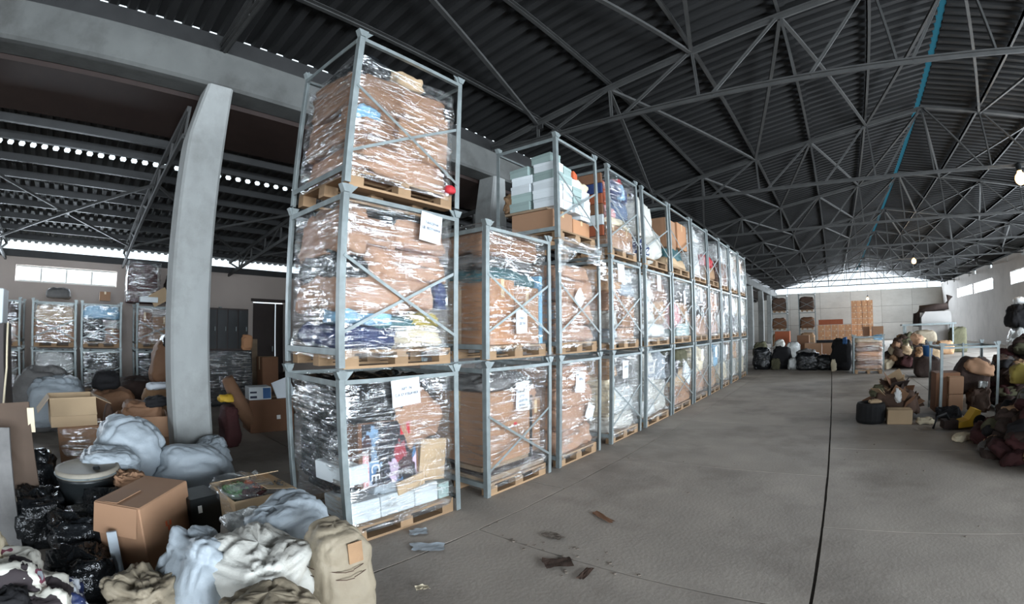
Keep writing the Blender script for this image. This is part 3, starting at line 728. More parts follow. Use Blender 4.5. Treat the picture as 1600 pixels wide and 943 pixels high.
class Cell:
    def __init__(s, c, l, xf=XF, y=None, z0=None, where=None, h=LH):
        s.y0, s.y1 = y or CELLS[c]; s.z0 = l * LH if z0 is None else z0; s.xf = xf; s.h = h
        s.where = where or 'in %s cage of %s stack' % (LV[l], ORD[c]); s.n = 0
        s.grp = 'load ' + s.where
    def Y(s, f): return s.y0 + .045 + (s.y1 - s.y0 - .09) * f
    def put(s, kind, f0, f1, z0, z1, m, desc, xa=-.92, xb=-.08, cat=None, name=None, rx=0.0, ry=0.0, rz=0.0, grow=1.0, **k):
        ya, yb = s.Y(f0), s.Y(f1)
        if kind in ('sack', 'bag', 'cloth'): xb = min(xb, -.055); xa = -.965 if xa < -.9 else xa
        x0, x1 = s.xf + xa, s.xf + xb
        loc = ((x0 + x1) / 2, (ya + yb) / 2, s.z0 + z0); lab = desc + ' ' + s.where
        sz = (x1 - x0, yb - ya, z1 - z0)
        if kind == 'box': return carton(name or 'cardboard_box', lab, loc, sz, m, rz, rx, ry, s.grp, cat=cat or 'box', **k)
        if kind == 'obox': return open_carton(name or 'open_box', lab, loc, sz, m, rz, rx, ry, group=s.grp, **k)
        if kind == 'plank':
            o = G().box((-sz[0] / 2, -sz[1] / 2, 0), (sz[0] / 2, sz[1] / 2, sz[2])).build(name or 'board', m, None, loc); o.rotation_euler = (rx, ry, rz)
            return tag(o, lab, cat or 'board', s.grp)
        pr = dict(sack=dict(e=.32, amp=.07, crease=.11, freq=2.8, fold=(1, .6, 1), nu=44, nv=26), bag=dict(e=.42, amp=.09, crease=.13, freq=3.6), cloth=dict(e=.48, amp=.09, crease=.14, freq=4.6))[kind]
        pr.update(k)
        return sack(name or {'sack': 'stuffed_sack', 'bag': 'plastic_bag', 'cloth': 'garment_bundle'}[kind], lab, cat or {'sack': 'sack', 'bag': 'bag', 'cloth': 'clothes'}[kind], loc,
                    (sz[0] * grow, sz[1] * grow, sz[2] * 1.14), m, rz, rx, ry, s.grp, **pr)
    def sign(s, f, z, w, h, tilt=0.0, lines=(), x=.012, size=.045, what='white paper sign'):
        return sheet('paper_sign', '%s %s' % (what, s.where), 'sign', (s.xf + x, s.Y(f), s.z0 + z), w, h, 'paper', tilt, 0, lines, size, 'paper signs on the cages')
    def std(s, near, film=True, fm='film', ztop=None, ord_=None, top=False, pal='wood', braces=True, **k):
        yc = (s.y0 + s.y1) / 2
        cage('grey steel stacking cage, ' + s.where.replace('in ', '', 1).replace(' cage of', ' tier of the'), s.xf, s.y0, s.y1, s.z0, s.h, near=near, braces=braces)
        pallet('wooden pallet under the load ' + s.where, s.xf - DEP / 2, yc, s.z0, s.y1 - s.y0 - .13, near=near, m=pal)
        if film: wrap('clear stretch film round the load ' + s.where, s.xf - DEP + .014, s.xf - .016, s.y0 + .014, s.y1 - .014, s.z0 + .08, s.z0 + (ztop or s.h - .1), fm, top=top, **k)

# ---- first stack
c = Cell(1, 0); c.std(True, braces=False)
P = c.put
for i, (a, b) in enumerate([(.03, .3), (.305, .62), (.625, .86)]): P('box', a, b, .146, .335, 'white_box', ['left', 'middle', 'right'][i] + ' white box along the pallet edge', xa=-.5, xb=-.09, tape=False)
P('bag', .26, .55, .335, .46, 'woven_blue', 'pale folded bag lying on the white boxes', xa=-.4, xb=-.1)
P('box', .87, .985, .146, .3, 'box_green', 'small pale green box at the right end', xa=-.5, xb=-.09, tape=False)
pb = P('box', .14, .68, .43, .99, 'carton_dark', 'dark printed carton lettered ICE', xa=-.36, xb=-.1, tape=False, rx=-.02)
G().box((0, -.285, .01), (.003, .285, .55)).build('printed_picture', 'print', pb, (.13, 0, 0))
G().box((0, -.1, .0), (.002, .1, .12)).build('red_panel', 'red', pb, (.1335, .21, .42))
G().box((0, -.03, 0), (.002, .03, .3)).build('pink_stripe', 'pink', pb, (.1335, -.255, .01))
inst('lettering', text_mesh('ICE', .125, 'white'), pb, (.136, -.165, .15), (0, PI / 2, 0)).rotation_euler = Matrix(((0, 0, 1), (0, 1, 0), (-1, 0, 0))).to_euler()
inst('lettering', text_mesh('NCLUHO', .07, 'white'), pb, (.137, -.252, .16), (0, PI / 2, 0)).rotation_euler = Matrix(((0, 0, 1), (0, 1, 0), (-1, 0, 0))).to_euler()
P('plank', .7, .97, .34, .74, 'carton_pale', 'flat beige cardboard sheet leaning at the right', xa=-.16, xb=-.14, cat='cardboard', name='cardboard_sheet', rx=-.12)
P('plank', .46, .72, .33, .45, 'carton_pale', 'narrow beige cardboard strip below the printed carton', xa=-.09, xb=-.075, cat='cardboard', name='cardboard_sheet', rx=.15)
P('bag', .5, 1.0, .74, 1.2, 'kraft', 'crumpled tan paper bundle at the right', xa=-.7, xb=-.07, rx=.35)
P('bag', .0, .62, .95, 1.33, 'black_bag', 'glossy black bag on top', xa=-.95, xb=-.08)
P('bag', .55, .95, 1.05, 1.33, 'black_bag', 'small black bag behind the paper sign', xa=-.9, xb=-.2)
P('bag', .0, .5, .34, .98, 'black_bag', 'large black bag bulging at the left', xa=-.95, xb=-.3)
P('bag', .45, 1, .3, .8, 'kraft_dark', 'brown paper bundle deep at the back', xa=-.95, xb=-.5)
P('box', -.02, .19, .5, .66, 'white_box', 'long white box poking out at the left corner', xa=-.48, xb=-.07, tape=False, rz=.15)
c.sign(.5, 1.235, .3, .225, .06, ('АРТ. 74', 'С.А 57 УЗБАЧКА'), size=.032, what='large white paper sign with two handwritten lines')

c = Cell(1, 1); c.std(True); P = c.put
P('cloth', .0, .55, .146, .36, 'navy', 'dark blue clothes along the pallet edge', xb=-.07)
P('cloth', .5, 1, .146, .34, 'cream', 'cream and white garment at lower right', xb=-.07)
P('cloth', .62, .92, .3, .46, 'yellow_dull', 'yellowish garment bundle at right', xa=-.4, xb=-.07)
P('cloth', .3, .7, .3, .42, 'teal', 'green grey garment in the lower middle', xa=-.45, xb=-.07)
P('cloth', .02, .5, .34, .5, 'sky_blue', 'pale blue garment in plastic at left', xa=-.5, xb=-.07)
P('sack', -.01, .9, .44, .76, 'kraft', 'broad tan sack, lowest of the pile,', xb=-.06)
P('cloth', .85, 1, .5, .76, 'navy', 'dark blue garment wedged at right', xa=-.4, xb=-.07)
P('sack', .22, 1, .74, 1.02, 'kraft', 'tan sack in the middle of the pile', xb=-.06)
P('bag', .0, .25, .72, .95, 'black_bag', 'black bag squeezed behind the left post', xb=-.08)
P('sack', .02, .5, .97, 1.24, 'kraft', 'tan sack at upper left', xb=-.07)
P('sack', .42, 1, 1.0, 1.26, 'kraft', 'tan sack at upper right', xb=-.06)
P('sack', .0, .22, .9, 1.34, 'kraft', 'upright tan sack in the left corner', xb=-.08, rx=-.2)
P('bag', .3, 1, 1.2, 1.34, 'black_bag', 'thin black bag under the rail', xb=-.1)
c.sign(.73, 1.215, .25, .26, -.08, ('ТАКСРЧА', 'ЦЕ ВОТЧИНА'), size=.034, what='white paper sign with two handwritten lines')

c = Cell(1, 2); c.std(True, ztop=1.28, dip=.16); P = c.put
P('sack', .02, 1, .146, .45, 'kraft', 'wide tan sack at the base', xb=-.06)
P('box', .45, .97, .42, .95, 'carton', 'large kraft carton at right', xa=-.7, xb=-.1)
P('sack', .0, .5, .42, .8, 'kraft_dark', 'brown sack at left', xb=-.08)
P('bag', .03, .28, .62, .76, 'sky_blue', 'pale blue crumpled bag by the left post', xa=-.4, xb=-.04)
P('sack', .1, .3, .5, .64, 'kraft', 'small tan bundle by the left post', xa=-.3, xb=-.04)
P('sack', .0, .55, .78, 1.16, 'kraft_dark', 'brown sack, topmost at left', xb=-.1)
P('sack', .45, 1, .92, 1.16, 'kraft_dark', 'dull brown sack lying on the carton', xb=-.1)
P('bag', .08, .38, 1.14, 1.34, 'black_bag', 'dark shiny bag under the top rail', xb=-.1)
P('sack', .4, .74, 1.12, 1.36, 'carton_pale', 'pale bundle under the top rail', xb=-.12)
P('cloth', .72, 1, 1.1, 1.22, 'brown_dark', 'dark garment under the top rail', xb=-.12)
o = sack('cap', 'red cap on the lower right corner of the top cage in the first stack', 'cap', (XF - .03, CELLS[1][1] - .1, 2 * LH + .15), (.1, .12, .085), 'red', e=.8, amp=.03, crease=.01)

# ---- second stack (two tiers)
c = Cell(2, 0); c.std(True); P = c.put
P('plank', .0, 1, .146, .2, 'wood_grey', 'lowest dark board on the pallet', xa=-.9, xb=-.08)
P('plank', .02, .98, .2, .26, 'varnish', 'dark varnished board on the pallet', xa=-.86, xb=-.1)
P('plank', .0, .8, .26, .31, 'wood_grey', 'short grey board on the dark boards', xa=-.5, xb=-.12)
P('box', .03, .76, .31, 1.1, 'carton', 'one very large kraft carton', xa=-.85, xb=-.1, sticker=[(.12, .4, .05, .03, 'red')])
P('box', .8, .98, .31, .95, 'carton', 'tall narrow carton at right', xa=-.6, xb=-.12)
P('plank', .755, .79, .25, 1.0, 'steel_dark', 'upright dark metal strip beside the large carton', xa=-.2, xb=-.09, cat='strip', name='metal_strip')
P('cloth', .0, 1, 1.08, 1.24, 'grey_cloth', 'grey cloth laid over the cartons', xb=-.12)
P('cloth', .6, .95, .93, 1.1, 'kraft', 'crumpled kraft paper at right', xa=-.4, xb=-.1, cat='paper', name='crumpled_paper')
c.sign(.58, 1.03, .24, .3, .02, ('Л 36 КГ', 'Д-СТ-1', 'ШЕРСТЬ', 'ДЕТСКИЕ'), x=-.06, size=.036, what='handwritten paper sign')
c = Cell(2, 1); c.std(True, ztop=1.42, top=True); P = c.put
P('box', .12, .5, .15, .86, 'carton_orange', 'left one of two upright kraft cartons', xa=-.75, xb=-.1)
P('box', .51, .93, .15, .8, 'carton', 'right one of two upright kraft cartons', xa=-.75, xb=-.1)
P('plank', .0, .1, .146, .84, 'wood_grey', 'wooden batten standing at the left', xa=-.6, xb=-.5, cat='batten', name='batten')
P('plank', .93, .985, .15, .95, 'sky_blue', 'thin blue box on edge at right', xa=-.6, xb=-.09, cat='box', name='flat_box')
P('cloth', .05, 1, .8, 1.0, 'teal', 'blue grey cloth over the upright cartons', xb=-.1)
P('cloth', .0, 1, .97, 1.13, 'grey_cloth', 'dark grey cloth bundle', xb=-.1)
P('sack', .0, 1, 1.1, 1.38, 'kraft_dark', 'flat tan sack on top of the load', xb=-.1)
c.sign(.52, .4, .19, .255, .03, ('ПАЛ', 'ДЕТИ'), x=-.02, size=.04, what='blank looking white paper sign')

# ---- third stack
c = Cell(3, 0); c.std(True, braces=False); P = c.put
for i, (z0, z1) in enumerate([(.146, .45), (.43, .75), (.73, 1.02), (1.0, 1.3)]):
    P('sack', .0, .98, z0, z1, 'kraft', ['lowest', 'second lowest', 'second highest', 'highest'][i] + ' of four tan sacks piled', xb=-.06)
c.sign(.5, 1.06, .24, .28, -.15, ('ШТК',), x=-.03, size=.05, what='upper tilted paper sign')
c.sign(.78, .62, .2, .22, -.5, (), x=-.04, what='lower crumpled paper sign')
c = Cell(3, 1); c.std(True, ztop=1.2, dip=.1); P = c.put
for i, (a, b, z0, z1) in enumerate([(0, 1, .146, .4), (0, .52, .38, .66), (.5, 1, .38, .7), (.0, .55, .64, .98), (.45, 1, .68, 1.0), (.1, .9, .96, 1.16)]):
    P('sack', a, b, z0, z1, 'kraft', ['wide tan sack on the pallet', 'tan sack at lower left', 'tan sack at lower right', 'tan sack at upper left', 'tan sack at upper right', 'flat tan sack on top of the others'][i], xb=-.06)
c.sign(.5, .73, .2, .2, .78, (), x=-.03, what='diamond-hung paper sign')
g = G(); nu, nv = 22, 14
for j in range(nv + 1):
    for i in range(nu + 1):
        u = i / nu; v = j / nv; p = Vector((u * 5, v * 3, 4))
        dr_ = .16 + .42 * (abs(u - .5) * 1.7) ** 1.5 + .12 * noise.noise(Vector((u * 4, 3, 1)))
        g.v.append((XF + .03 + .05 * math.sin(u * 26) * v + .05 * noise.noise(p), 4.74 + 1.24 * u, 2.93 - dr_ * v))
g.f = [(j * (nu + 1) + i, j * (nu + 1) + i + 1, (j + 1) * (nu + 1) + i + 1, (j + 1) * (nu + 1) + i) for j in range(nv) for i in range(nu)]
tag(g.build('torn_film', 'film_thick', smooth=True), 'torn crumpled film hanging over the middle cage of the third stack', 'plastic film')
c = Cell(3, 2); c.std(True, film=False); P = c.put
P('box', .02, .5, .146, .42, 'carton', 'kraft carton at lower left', xa=-.8, xb=-.12)
P('box', .52, .97, .146, .38, 'carton_orange', 'kraft carton at lower right', xa=-.8, xb=-.12)
P('plank', .0, .5, .42, .45, 'wood_grey', 'flat brown board under the shoe boxes', xa=-.9, xb=-.2)
rb = random.Random(11); bm = G().box((-.165, -.105, 0), (.165, .105, .092)).mesh('shoe_box', 'white_box'); lm = G().box((-.169, -.109, .082), (.169, .109, .122)).mesh('lid', 'white_box')
bg = G().box((-.165, -.105, 0), (.165, .105, .092)).mesh('shoe_box', 'box_green'); lg = G().box((-.169, -.109, .082), (.169, .109, .122)).mesh('lid', 'box_green')
for iy, tall in enumerate((6, 5, 4, 3)):
    for ix in range(2):
        for k in range(tall - ix):
            gr = rb.random() < .45
            o = inst('shoe_box', bg if gr else bm, None, (XF - .25 - ix * .38 + rb.uniform(-.02, .02), 4.95 + iy * .24 + rb.uniform(-.01, .01), 2 * LH + .452 + k * .123), (0, 0, rb.uniform(-.12, .12)))
            inst('lid', lg if gr else lm, o)
            tag(o, '%s shoe box, third stack top cage, %s from bottom, %s column, %s' % ('green' if gr else 'white', ORD[k + 1], ORD[iy + 1], ('front', 'behind')[ix]), 'shoe box', 'shoe boxes in the top cage of the third stack')
P('box', .55, .75, .98, 1.1, 'orange', 'orange box on the shoe box pile', xa=-.4, xb=-.15, tape=False, rz=.3)
P('cloth', .66, .98, .66, 1.0, 'cream', 'crumpled cream paper on the shoe boxes', xa=-.5, xb=-.1, cat='paper', name='crumpled_paper')
P('box', .7, .97, .4, .72, 'white_box', 'large white carton at right', xa=-.5, xb=-.1, tape=False)
P('cloth', .0, .5, .45, .75, 'tan_cloth', 'brown wrapping paper at the back', xa=-1.0, xb=-.75, cat='paper', name='crumpled_paper')

# ---- fourth stack
c = Cell(4, 0); c.std(True, fm='film_thick'); P = c.put
P('bag', .0, 1, .146, .42, 'woven', 'white bundle on the pallet', xb=-.06)
P('bag', .1, 1, .4, .86, 'silver_bag', 'translucent grey bag in the centre', xb=-.08)
P('bag', .0, .25, .4, 1.0, 'cream', 'cream cloth bag by the left post', xb=-.08)
P('bag', .02, .3, .98, 1.3, 'tan_cloth', 'tan and orange bundle at upper left', xb=-.07)
P('bag', .28, 1, .85, 1.3, 'grey_cloth', 'grey stuffed bag on top', xb=-.08)
c.sign(.45, 1.12, .2, .28, 0, ('ШКИ',), x=-.03, size=.06, what='white paper sign')
c = Cell(4, 1); c.std(True); P = c.put
P('box', .32, .92, .15, .33, 'carton', 'low wide carton on the pallet', xa=-.7, xb=-.1)
P('bag', .0, .32, .146, .32, 'woven_blue', 'pale crumpled bag at lower left', xb=-.07)
P('bag', .0, .32, .32, .62, 'woven', 'round white bag by the left post', xb=-.07)
P('box', .5, .95, .34, .85, 'carton', 'upright carton at right', xa=-.7, xb=-.1)
P('sack', .05, .5, .6, .9, 'kraft', 'tan sack at left', xb=-.07)
P('bag', .35, 1, .84, 1.08, 'woven_blue', 'pale blue bag across the middle', xb=-.07)
P('bag', .0, .6, .88, 1.3, 'tan_cloth', 'tan bundle at upper left', xb=-.08)
P('bag', .55, 1, 1.05, 1.32, 'silver_bag', 'crumpled clear bag at upper right', xb=-.08)
c.sign(.32, 1.2, .24, .3, .05, (), x=-.02, what='white paper sign')
c = Cell(4, 2); c.std(True, ztop=1.34); P = c.put
P('box', .02, .5, .15, .52, 'carton', 'left one of two cartons on the pallet', xa=-.8, xb=-.1)
P('box', .52, .96, .15, .5, 'carton', 'right one of two cartons on the pallet', xa=-.8, xb=-.1)
P('cloth', .1, 1, .5, .68, 'cream', 'white cloth above the cartons', xb=-.07)
P('cloth', .0, .4, .62, .8, 'pink', 'pink and white garment at left', xa=-.6, xb=-.07)
P('cloth', .2, .95, .66, 1.0, 'denim', 'blue jeans bundled in the middle', xb=-.07)
P('cloth', .0, .3, .78, 1.25, 'orange', 'orange brown bundle by the left post', xb=-.09)
P('cloth', .2, .95, .98, 1.32, 'navy', 'dark blue garments under the rail', xb=-.07)
P('cloth', .48, .66, 1.0, 1.25, 'sky_blue', 'pale blue shirt in the middle', xa=-.25, xb=-.05)
P('cloth', .6, .85, 1.3, 1.42, 'red', 'red cloth on the very top', xa=-.6, xb=-.15)
for k in range(6):
    P('box', -.05, .0, .3 + k * .17, .46 + k * .17, ['carton_red', 'white_box', 'carton_dark', 'carton_red', 'navy', 'carton_dark'][k], ORD[k + 1] + ' from below of small boxes by the near side', xa=-.6, xb=-.12, tape=False)
# ---- fifth stack
c = Cell(5, 0); c.std(True, ztop=1.3); P = c.put
o = P('sack', .02, .48, .46, 1.33, 'woven', 'tall white sack with blue lettering', xb=-.05, ry=0)
for k, tx in enumerate(('САХАР', 'ГОСТ', 'МЕШОК')): inst('lettering', text_mesh(tx, .085, 'blue'), o, (.44, 0, .66 - k * .11), (PI / 2, 0, PI / 2))
P('bag', .45, 1, .75, 1.3, 'woven_blue', 'white cloth sacks slumped at right', xb=-.07, rx=-.25)
P('bag', .0, .55, .146, .5, 'silver_bag', 'clear plastic bag at lower left', xb=-.07)
P('sack', .5, 1, .146, .78, 'woven', 'white sack at lower right', xb=-.08)
c = Cell(5, 1); c.std(True, fm='film_thick'); P = c.put
P('bag', .0, 1, .146, .42, 'silver_bag', 'crumpled clear bag on the pallet', xb=-.06)
P('bag', .0, .5, .4, .85, 'woven', 'white bag at left', xb=-.06)
P('bag', .5, 1, .4, .85, 'tan_cloth', 'tan bundle at right', xb=-.06)
P('bag', .0, .45, .82, 1.28, 'silver_bag', 'clear bag at upper left', xb=-.07)
P('sack', .4, .98, .82, 1.3, 'kraft_dark', 'brown sack at upper right', xb=-.08)
c.sign(.52, 1.17, .2, .3, 0, (), x=-.02, what='white paper sign')
c = Cell(5, 2); c.std(True, film=False); P = c.put
P('sack', .0, .58, .55, 1.26, 'woven', 'upright fat white sack', xb=-.08, neck=((0, 0, .72), (0, 0, .16), .07), neckmat='yellow_dull')
P('sack', .25, .95, .146, .66, 'woven', 'leaning white sack at right', xb=-.06, rx=.3)
P('cloth', .0, .35, .146, .5, 'pattern', 'blue and white patterned cloth', xb=-.06)
P('sack', .55, 1, .62, 1.1, 'carton', 'brown paper sack at right', xb=-.3)
# ---- sixth stack
c = Cell(6, 0); c.std(False, ztop=1.1); P = c.put
P('box', .0, 1, .15, .55, 'carton', 'wide carton on the pallet', xa=-.8, xb=-.08)
P('cloth', .0, .55, .6, 1.15, 'black_cloth', 'black bag at left', xb=-.08)
P('plank', .55, .95, .6, .95, 'white_box', 'tilted white card', xa=-.1, xb=-.06, rx=-.5, cat='card', name='card')
P('bag', .1, 1, .5, .85, 'carton_pale', 'crumpled beige cardboard', xa=-.6, xb=-.07, rx=.2, cat='cardboard', name='crumpled_cardboard')
P('bag', .5, 1, .9, 1.3, 'olive', 'dark olive bag at upper right', xb=-.1)
c = Cell(6, 1); c.std(False); P = c.put
P('box', .3, .98, .15, .42, 'box_green', 'grey green box on the pallet', xa=-.8, xb=-.08, tape=False)
P('bag', .0, .6, .3, .85, 'pink', 'pinkish bundle at left', xb=-.06)
P('bag', .35, 1, .4, .9, 'tan_cloth', 'tan bundle at right', xb=-.08)
P('bag', .0, 1, .85, 1.3, 'grey_cloth', 'grey bag on top', xb=-.08)
c.sign(.6, .98, .16, .3, .2, (), x=-.02, what='upper white paper sign'); c.sign(.66, .55, .14, .26, 0, (), x=-.02, what='lower white paper sign')
c = Cell(6, 2); c.std(False, film=False); P = c.put
P('box', .0, .48, .55, 1.18, 'carton', 'left one of two large cartons up high', xa=-.8, xb=-.12)
P('box', .5, 1, .62, 1.2, 'carton_orange', 'right one of two large cartons up high', xa=-.8, xb=-.08)
P('bag', .1, .9, .3, .62, 'teal', 'dark green bag below the cartons', xb=-.1)
P('bag', .0, 1, .146, .38, 'carton_pale', 'crumpled packing paper on the pallet', xb=-.06, cat='paper', name='crumpled_paper')
# ---- stacks seven to eleven
far = {
 (7, 0): [('bag', 0, 1, .15, .7, 'kraft', 'tan bundle below'), ('bag', 0, 1, .68, 1.3, 'cream', 'cream bundle above')],
 (7, 1): [('box', .0, .9, .15, .6, 'carton', 'carton below'), ('bag', 0, 1, .6, .95, 'black_bag', 'black bag in the middle'), ('bag', .0, 1, .92, 1.3, 'silver_bag', 'silvery bag above')],
 (7, 2): [('bag', .0, .95, .15, 1.0, 'silver_bag', 'tall grey plastic bag'), ('bag', .1, .7, .95, 1.4, 'silver_bag', 'bulging top of clear plastic')],
 (8, 0): [('bag', 0, 1, .15, .7, 'tan_cloth', 'tan bundle below'), ('bag', 0, .55, .7, 1.28, 'woven', 'white bag at left'), ('bag', .5, 1, .68, 1.28, 'sky_blue', 'pale blue bag at right')],
 (8, 1): [('bag', 0, 1, .15, .72, 'kraft', 'tan bundle below'), ('bag', 0, 1, .7, 1.3, 'carton_orange', 'orange tan bundle above')],
 (8, 2): [('bag', 0, 1, .15, .55, 'tan_cloth', 'tan bundle below'), ('bag', 0, .9, .5, .85, 'red', 'red bundle on top')],
 (9, 0): [('bag', 0, 1, .15, .75, 'cream', 'cream bundle below'), ('bag', 0, 1, .72, 1.3, 'silver_bag', 'silvery bag above')],
 (9, 1): [('bag', 0, 1, .15, .72, 'silver_bag', 'silvery bag below'), ('bag', 0, 1, .7, 1.3, 'grey_cloth', 'grey bundle above')],
 (9, 2): [('box', 0, .95, .15, .8, 'carton_dark', 'dark carton below'), ('bag', 0, 1, .78, 1.35, 'silver_bag', 'silvery bag above')],
 (10, 0): [('bag', 0, 1, .15, .75, 'woven', 'white bundle below'), ('bag', 0, 1, .72, 1.3, 'tan_cloth', 'tan bundle above')],
 (10, 1): [('bag', 0, 1, .15, .72, 'grey_cloth', 'grey bundle below'), ('bag', 0, 1, .7, 1.3, 'silver_bag', 'silvery bag above')],
 (10, 2): [('bag', 0, 1, .15, .8, 'silver_bag', 'silvery bag below'), ('bag', 0, 1, .75, 1.38, 'woven', 'white bundle above')],
 (11, 0): [('bag', 0, 1, .15, .75, 'cream', 'cream bundle below'), ('bag', 0, 1, .72, 1.3, 'woven', 'white bundle above')],
 (11, 1): [('bag', 0, 1, .15, .72, 'silver_bag', 'silvery bag below'), ('bag', 0, 1, .7, 1.3, 'cream', 'cream bundle above')],
 (11, 2): [('bag', 0, 1, .15, .8, 'silver_bag', 'silvery bag below'), ('bag', 0, 1, .75, 1.38, 'tan_cloth', 'tan bundle above')],
}
for (a, l), items in far.items():
    c = Cell(a, l); c.std(False, fm='film_thick', n=40, nz=14) if (a, l) != (8, 2) else c.std(False, film=False)
    for it in items: c.put(*it, xb=-.07, **({} if it[0] == 'box' else dict(nu=18, nv=12)))
    if l < 2 and a < 10: c.sign(.5, 1.1, .2, .28, 0, (), x=-.02, what='white paper sign')
# ------------------------------------------------------------------ foreground heap at the lower left
def S(label, loc, size, m, rz=0, rx=0, ry=0, cat='sack', name='stuffed_sack', group=None, **k):
    k.setdefault('e', .5); k.setdefault('amp', .08); k.setdefault('crease', .08); k.setdefault('freq', 2.6); k.setdefault('fold', (1, .55, 1))
    return sack(name, label, cat, loc, size, m, rz, rx, ry, group, **k)
HI = dict(nu=72, nv=44)
o = S('upright white woven sack beside the foot of the nearest cage', (-2.36, 1.27, 0), (.36, .37, .66), 'woven_dirty', e=.5, amp=.06, crease=.06, sag=.2, **HI)
G().box((0, -.045, .42), (.006, .05, .55)).build('tape_patch', 'tan_cloth', o, (.17, .03, 0))
for z in (.34, .39):
    G().tube([(.19 * math.cos(a * PI / 12), .195 * math.sin(a * PI / 12), z + .008 * math.sin(a)) for a in range(25)], .003, 5).build('string', 'brown', o)
S('big white woven sack lying across the heap in the foreground', (-2.55, .86, .02), (.66, .62, .56), 'woven', rz=.5, crease=.11, freq=3.0, **HI)
S('pale woven sack folded flat at the left of the white sacks', (-2.75, .5, .1), (.55, .46, .52), 'woven_blue', rz=.3, rx=-.3, crease=.09, freq=2.6, **HI)
S('stained tan white sack cut off by the lower picture edge', (-2.1, .72, 0), (.5, .55, .48), 'woven_dirty', rz=.2, crease=.1, **HI)
S('dirty white sack slumped under the tall cardboard box', (-2.75, .16, 0), (.5, .4, .42), 'woven_dirty', rz=.7, crease=.1, **HI)
S('grey white sack leaning against the nearest cage', (-3.02, 1.3, .0), (.55, .74, .6), 'woven_blue', rx=.25, crease=.1, freq=2.6, e=.6, **HI)
S('shiny clear plastic bag between open box and grey sack', (-3.1, .95, .3), (.3, .34, .22), 'silver_bag', cat='bag', name='plastic_bag', crease=.14)
o = carton('tall_box', 'tall tan cardboard box with an open flap and red marks', (-3.725, .36, 0), (.68, .41, .56), 'carton', rz=-.744, tape=False)
f = G().box((0, -.19, -.2), (.006, .19, 0)).build('flap', 'carton', o, (.345, 0, .555)); f.rotation_euler = (0, -.3, 0)
f = G().box((0, -.2, 0), (.3, .0, .006)).build('flap', 'carton', o, (.02, .0, .562)); f.rotation_euler = (.05, 0, 0)
for k, (u, v) in enumerate(((-.02, .33), (.035, .34), (.01, .3))): G().box((u - .012, .205, v - .02), (u + .012, .2065, v + .02)).build('red_mark', 'orange', o)
G().box((-.01, -.02, 0), (.01, .05, .42)).build('white_strip', 'woven_blue', None, (-3.36, .05, 0))
tag(COL.objects[-1], 'narrow white strip standing by the tall tan box', 'strip')
COL.objects[-1].name = 'foam_strip'
open_carton('open_box', 'pale open box with plastic and colourful clothes on top', (-3.75, 1.27, 0), (.55, .56, .46), 'carton_pale', rz=.08, flaps=(1, 0, 0, 1), ang=(-1.25, 0, 0, -1.4))
for k, (mm, nm) in enumerate((('green', 'green garment'), ('maroon', 'dark red garment'), ('orange', 'small orange cloth'), ('grey_cloth', 'grey garment'))):
    S(nm + ' on top of the pale open box', (-3.72 + .1 * (k % 2) - .04, 1.13 + .1 * k, .33), (.26, .24, .17), mm, cat='clothes', name='garment', crease=.14, freq=5)
wp = G(); nu = 14
for j in range(nu + 1):
    for i in range(nu + 1):
        u, v = i / nu, j / nu
        wp.v.append((-4.0 + .55 * u, .95 + .45 * v, .52 + .05 * noise.noise(Vector((u * 4, v * 4, 3))) - .16 * max(0, u - .7) / .3 - .1 * max(0, .25 - v) * 4))
wp.f = [(j * (nu + 1) + i, j * (nu + 1) + i + 1, (j + 1) * (nu + 1) + i + 1, (j + 1) * (nu + 1) + i) for j in range(nu) for i in range(nu)]
tag(wp.build('plastic_sheet', 'film_thick', smooth=True), 'clear plastic sheet draped over the pale open box', 'plastic film')
o = carton('black_box', 'small black box wedged behind the tall tan box', (-3.9, .83, 0), (.3, .28, .43), 'drum_black', rz=.2, tape=False, sticker=[(-.06, .34, .035, .06, 'white')])
# drum with lid
t = thing('black_drum', 'black plastic drum with a pale grey lid', 'drum', (-4.5, -.04, 0))
G().lathe([(.25, 0), (.265, .02), (.27, .25), (.28, .27), (.27, .29), (.27, .47), (.285, .49), (.285, .53)], 32).build('body', 'drum_black', t, smooth=True)
G().lathe([(.292, .525), (.295, .55), (.288, .575), (.27, .582), (.255, .574), (.02, .576)], 32).build('lid', 'drum_lid', t, smooth=True); G().lathe([(.03, .575), (.034, .59), (.026, .6)], 14, (.12, .08, 0)).build('bung', 'drum_black', COL.objects[-1])
G().tube([(.296 * math.cos(a * PI / 16), .296 * math.sin(a * PI / 16), .54) for a in range(33)], .008, 6).build('clamp_ring', 'steel', t, smooth=True)
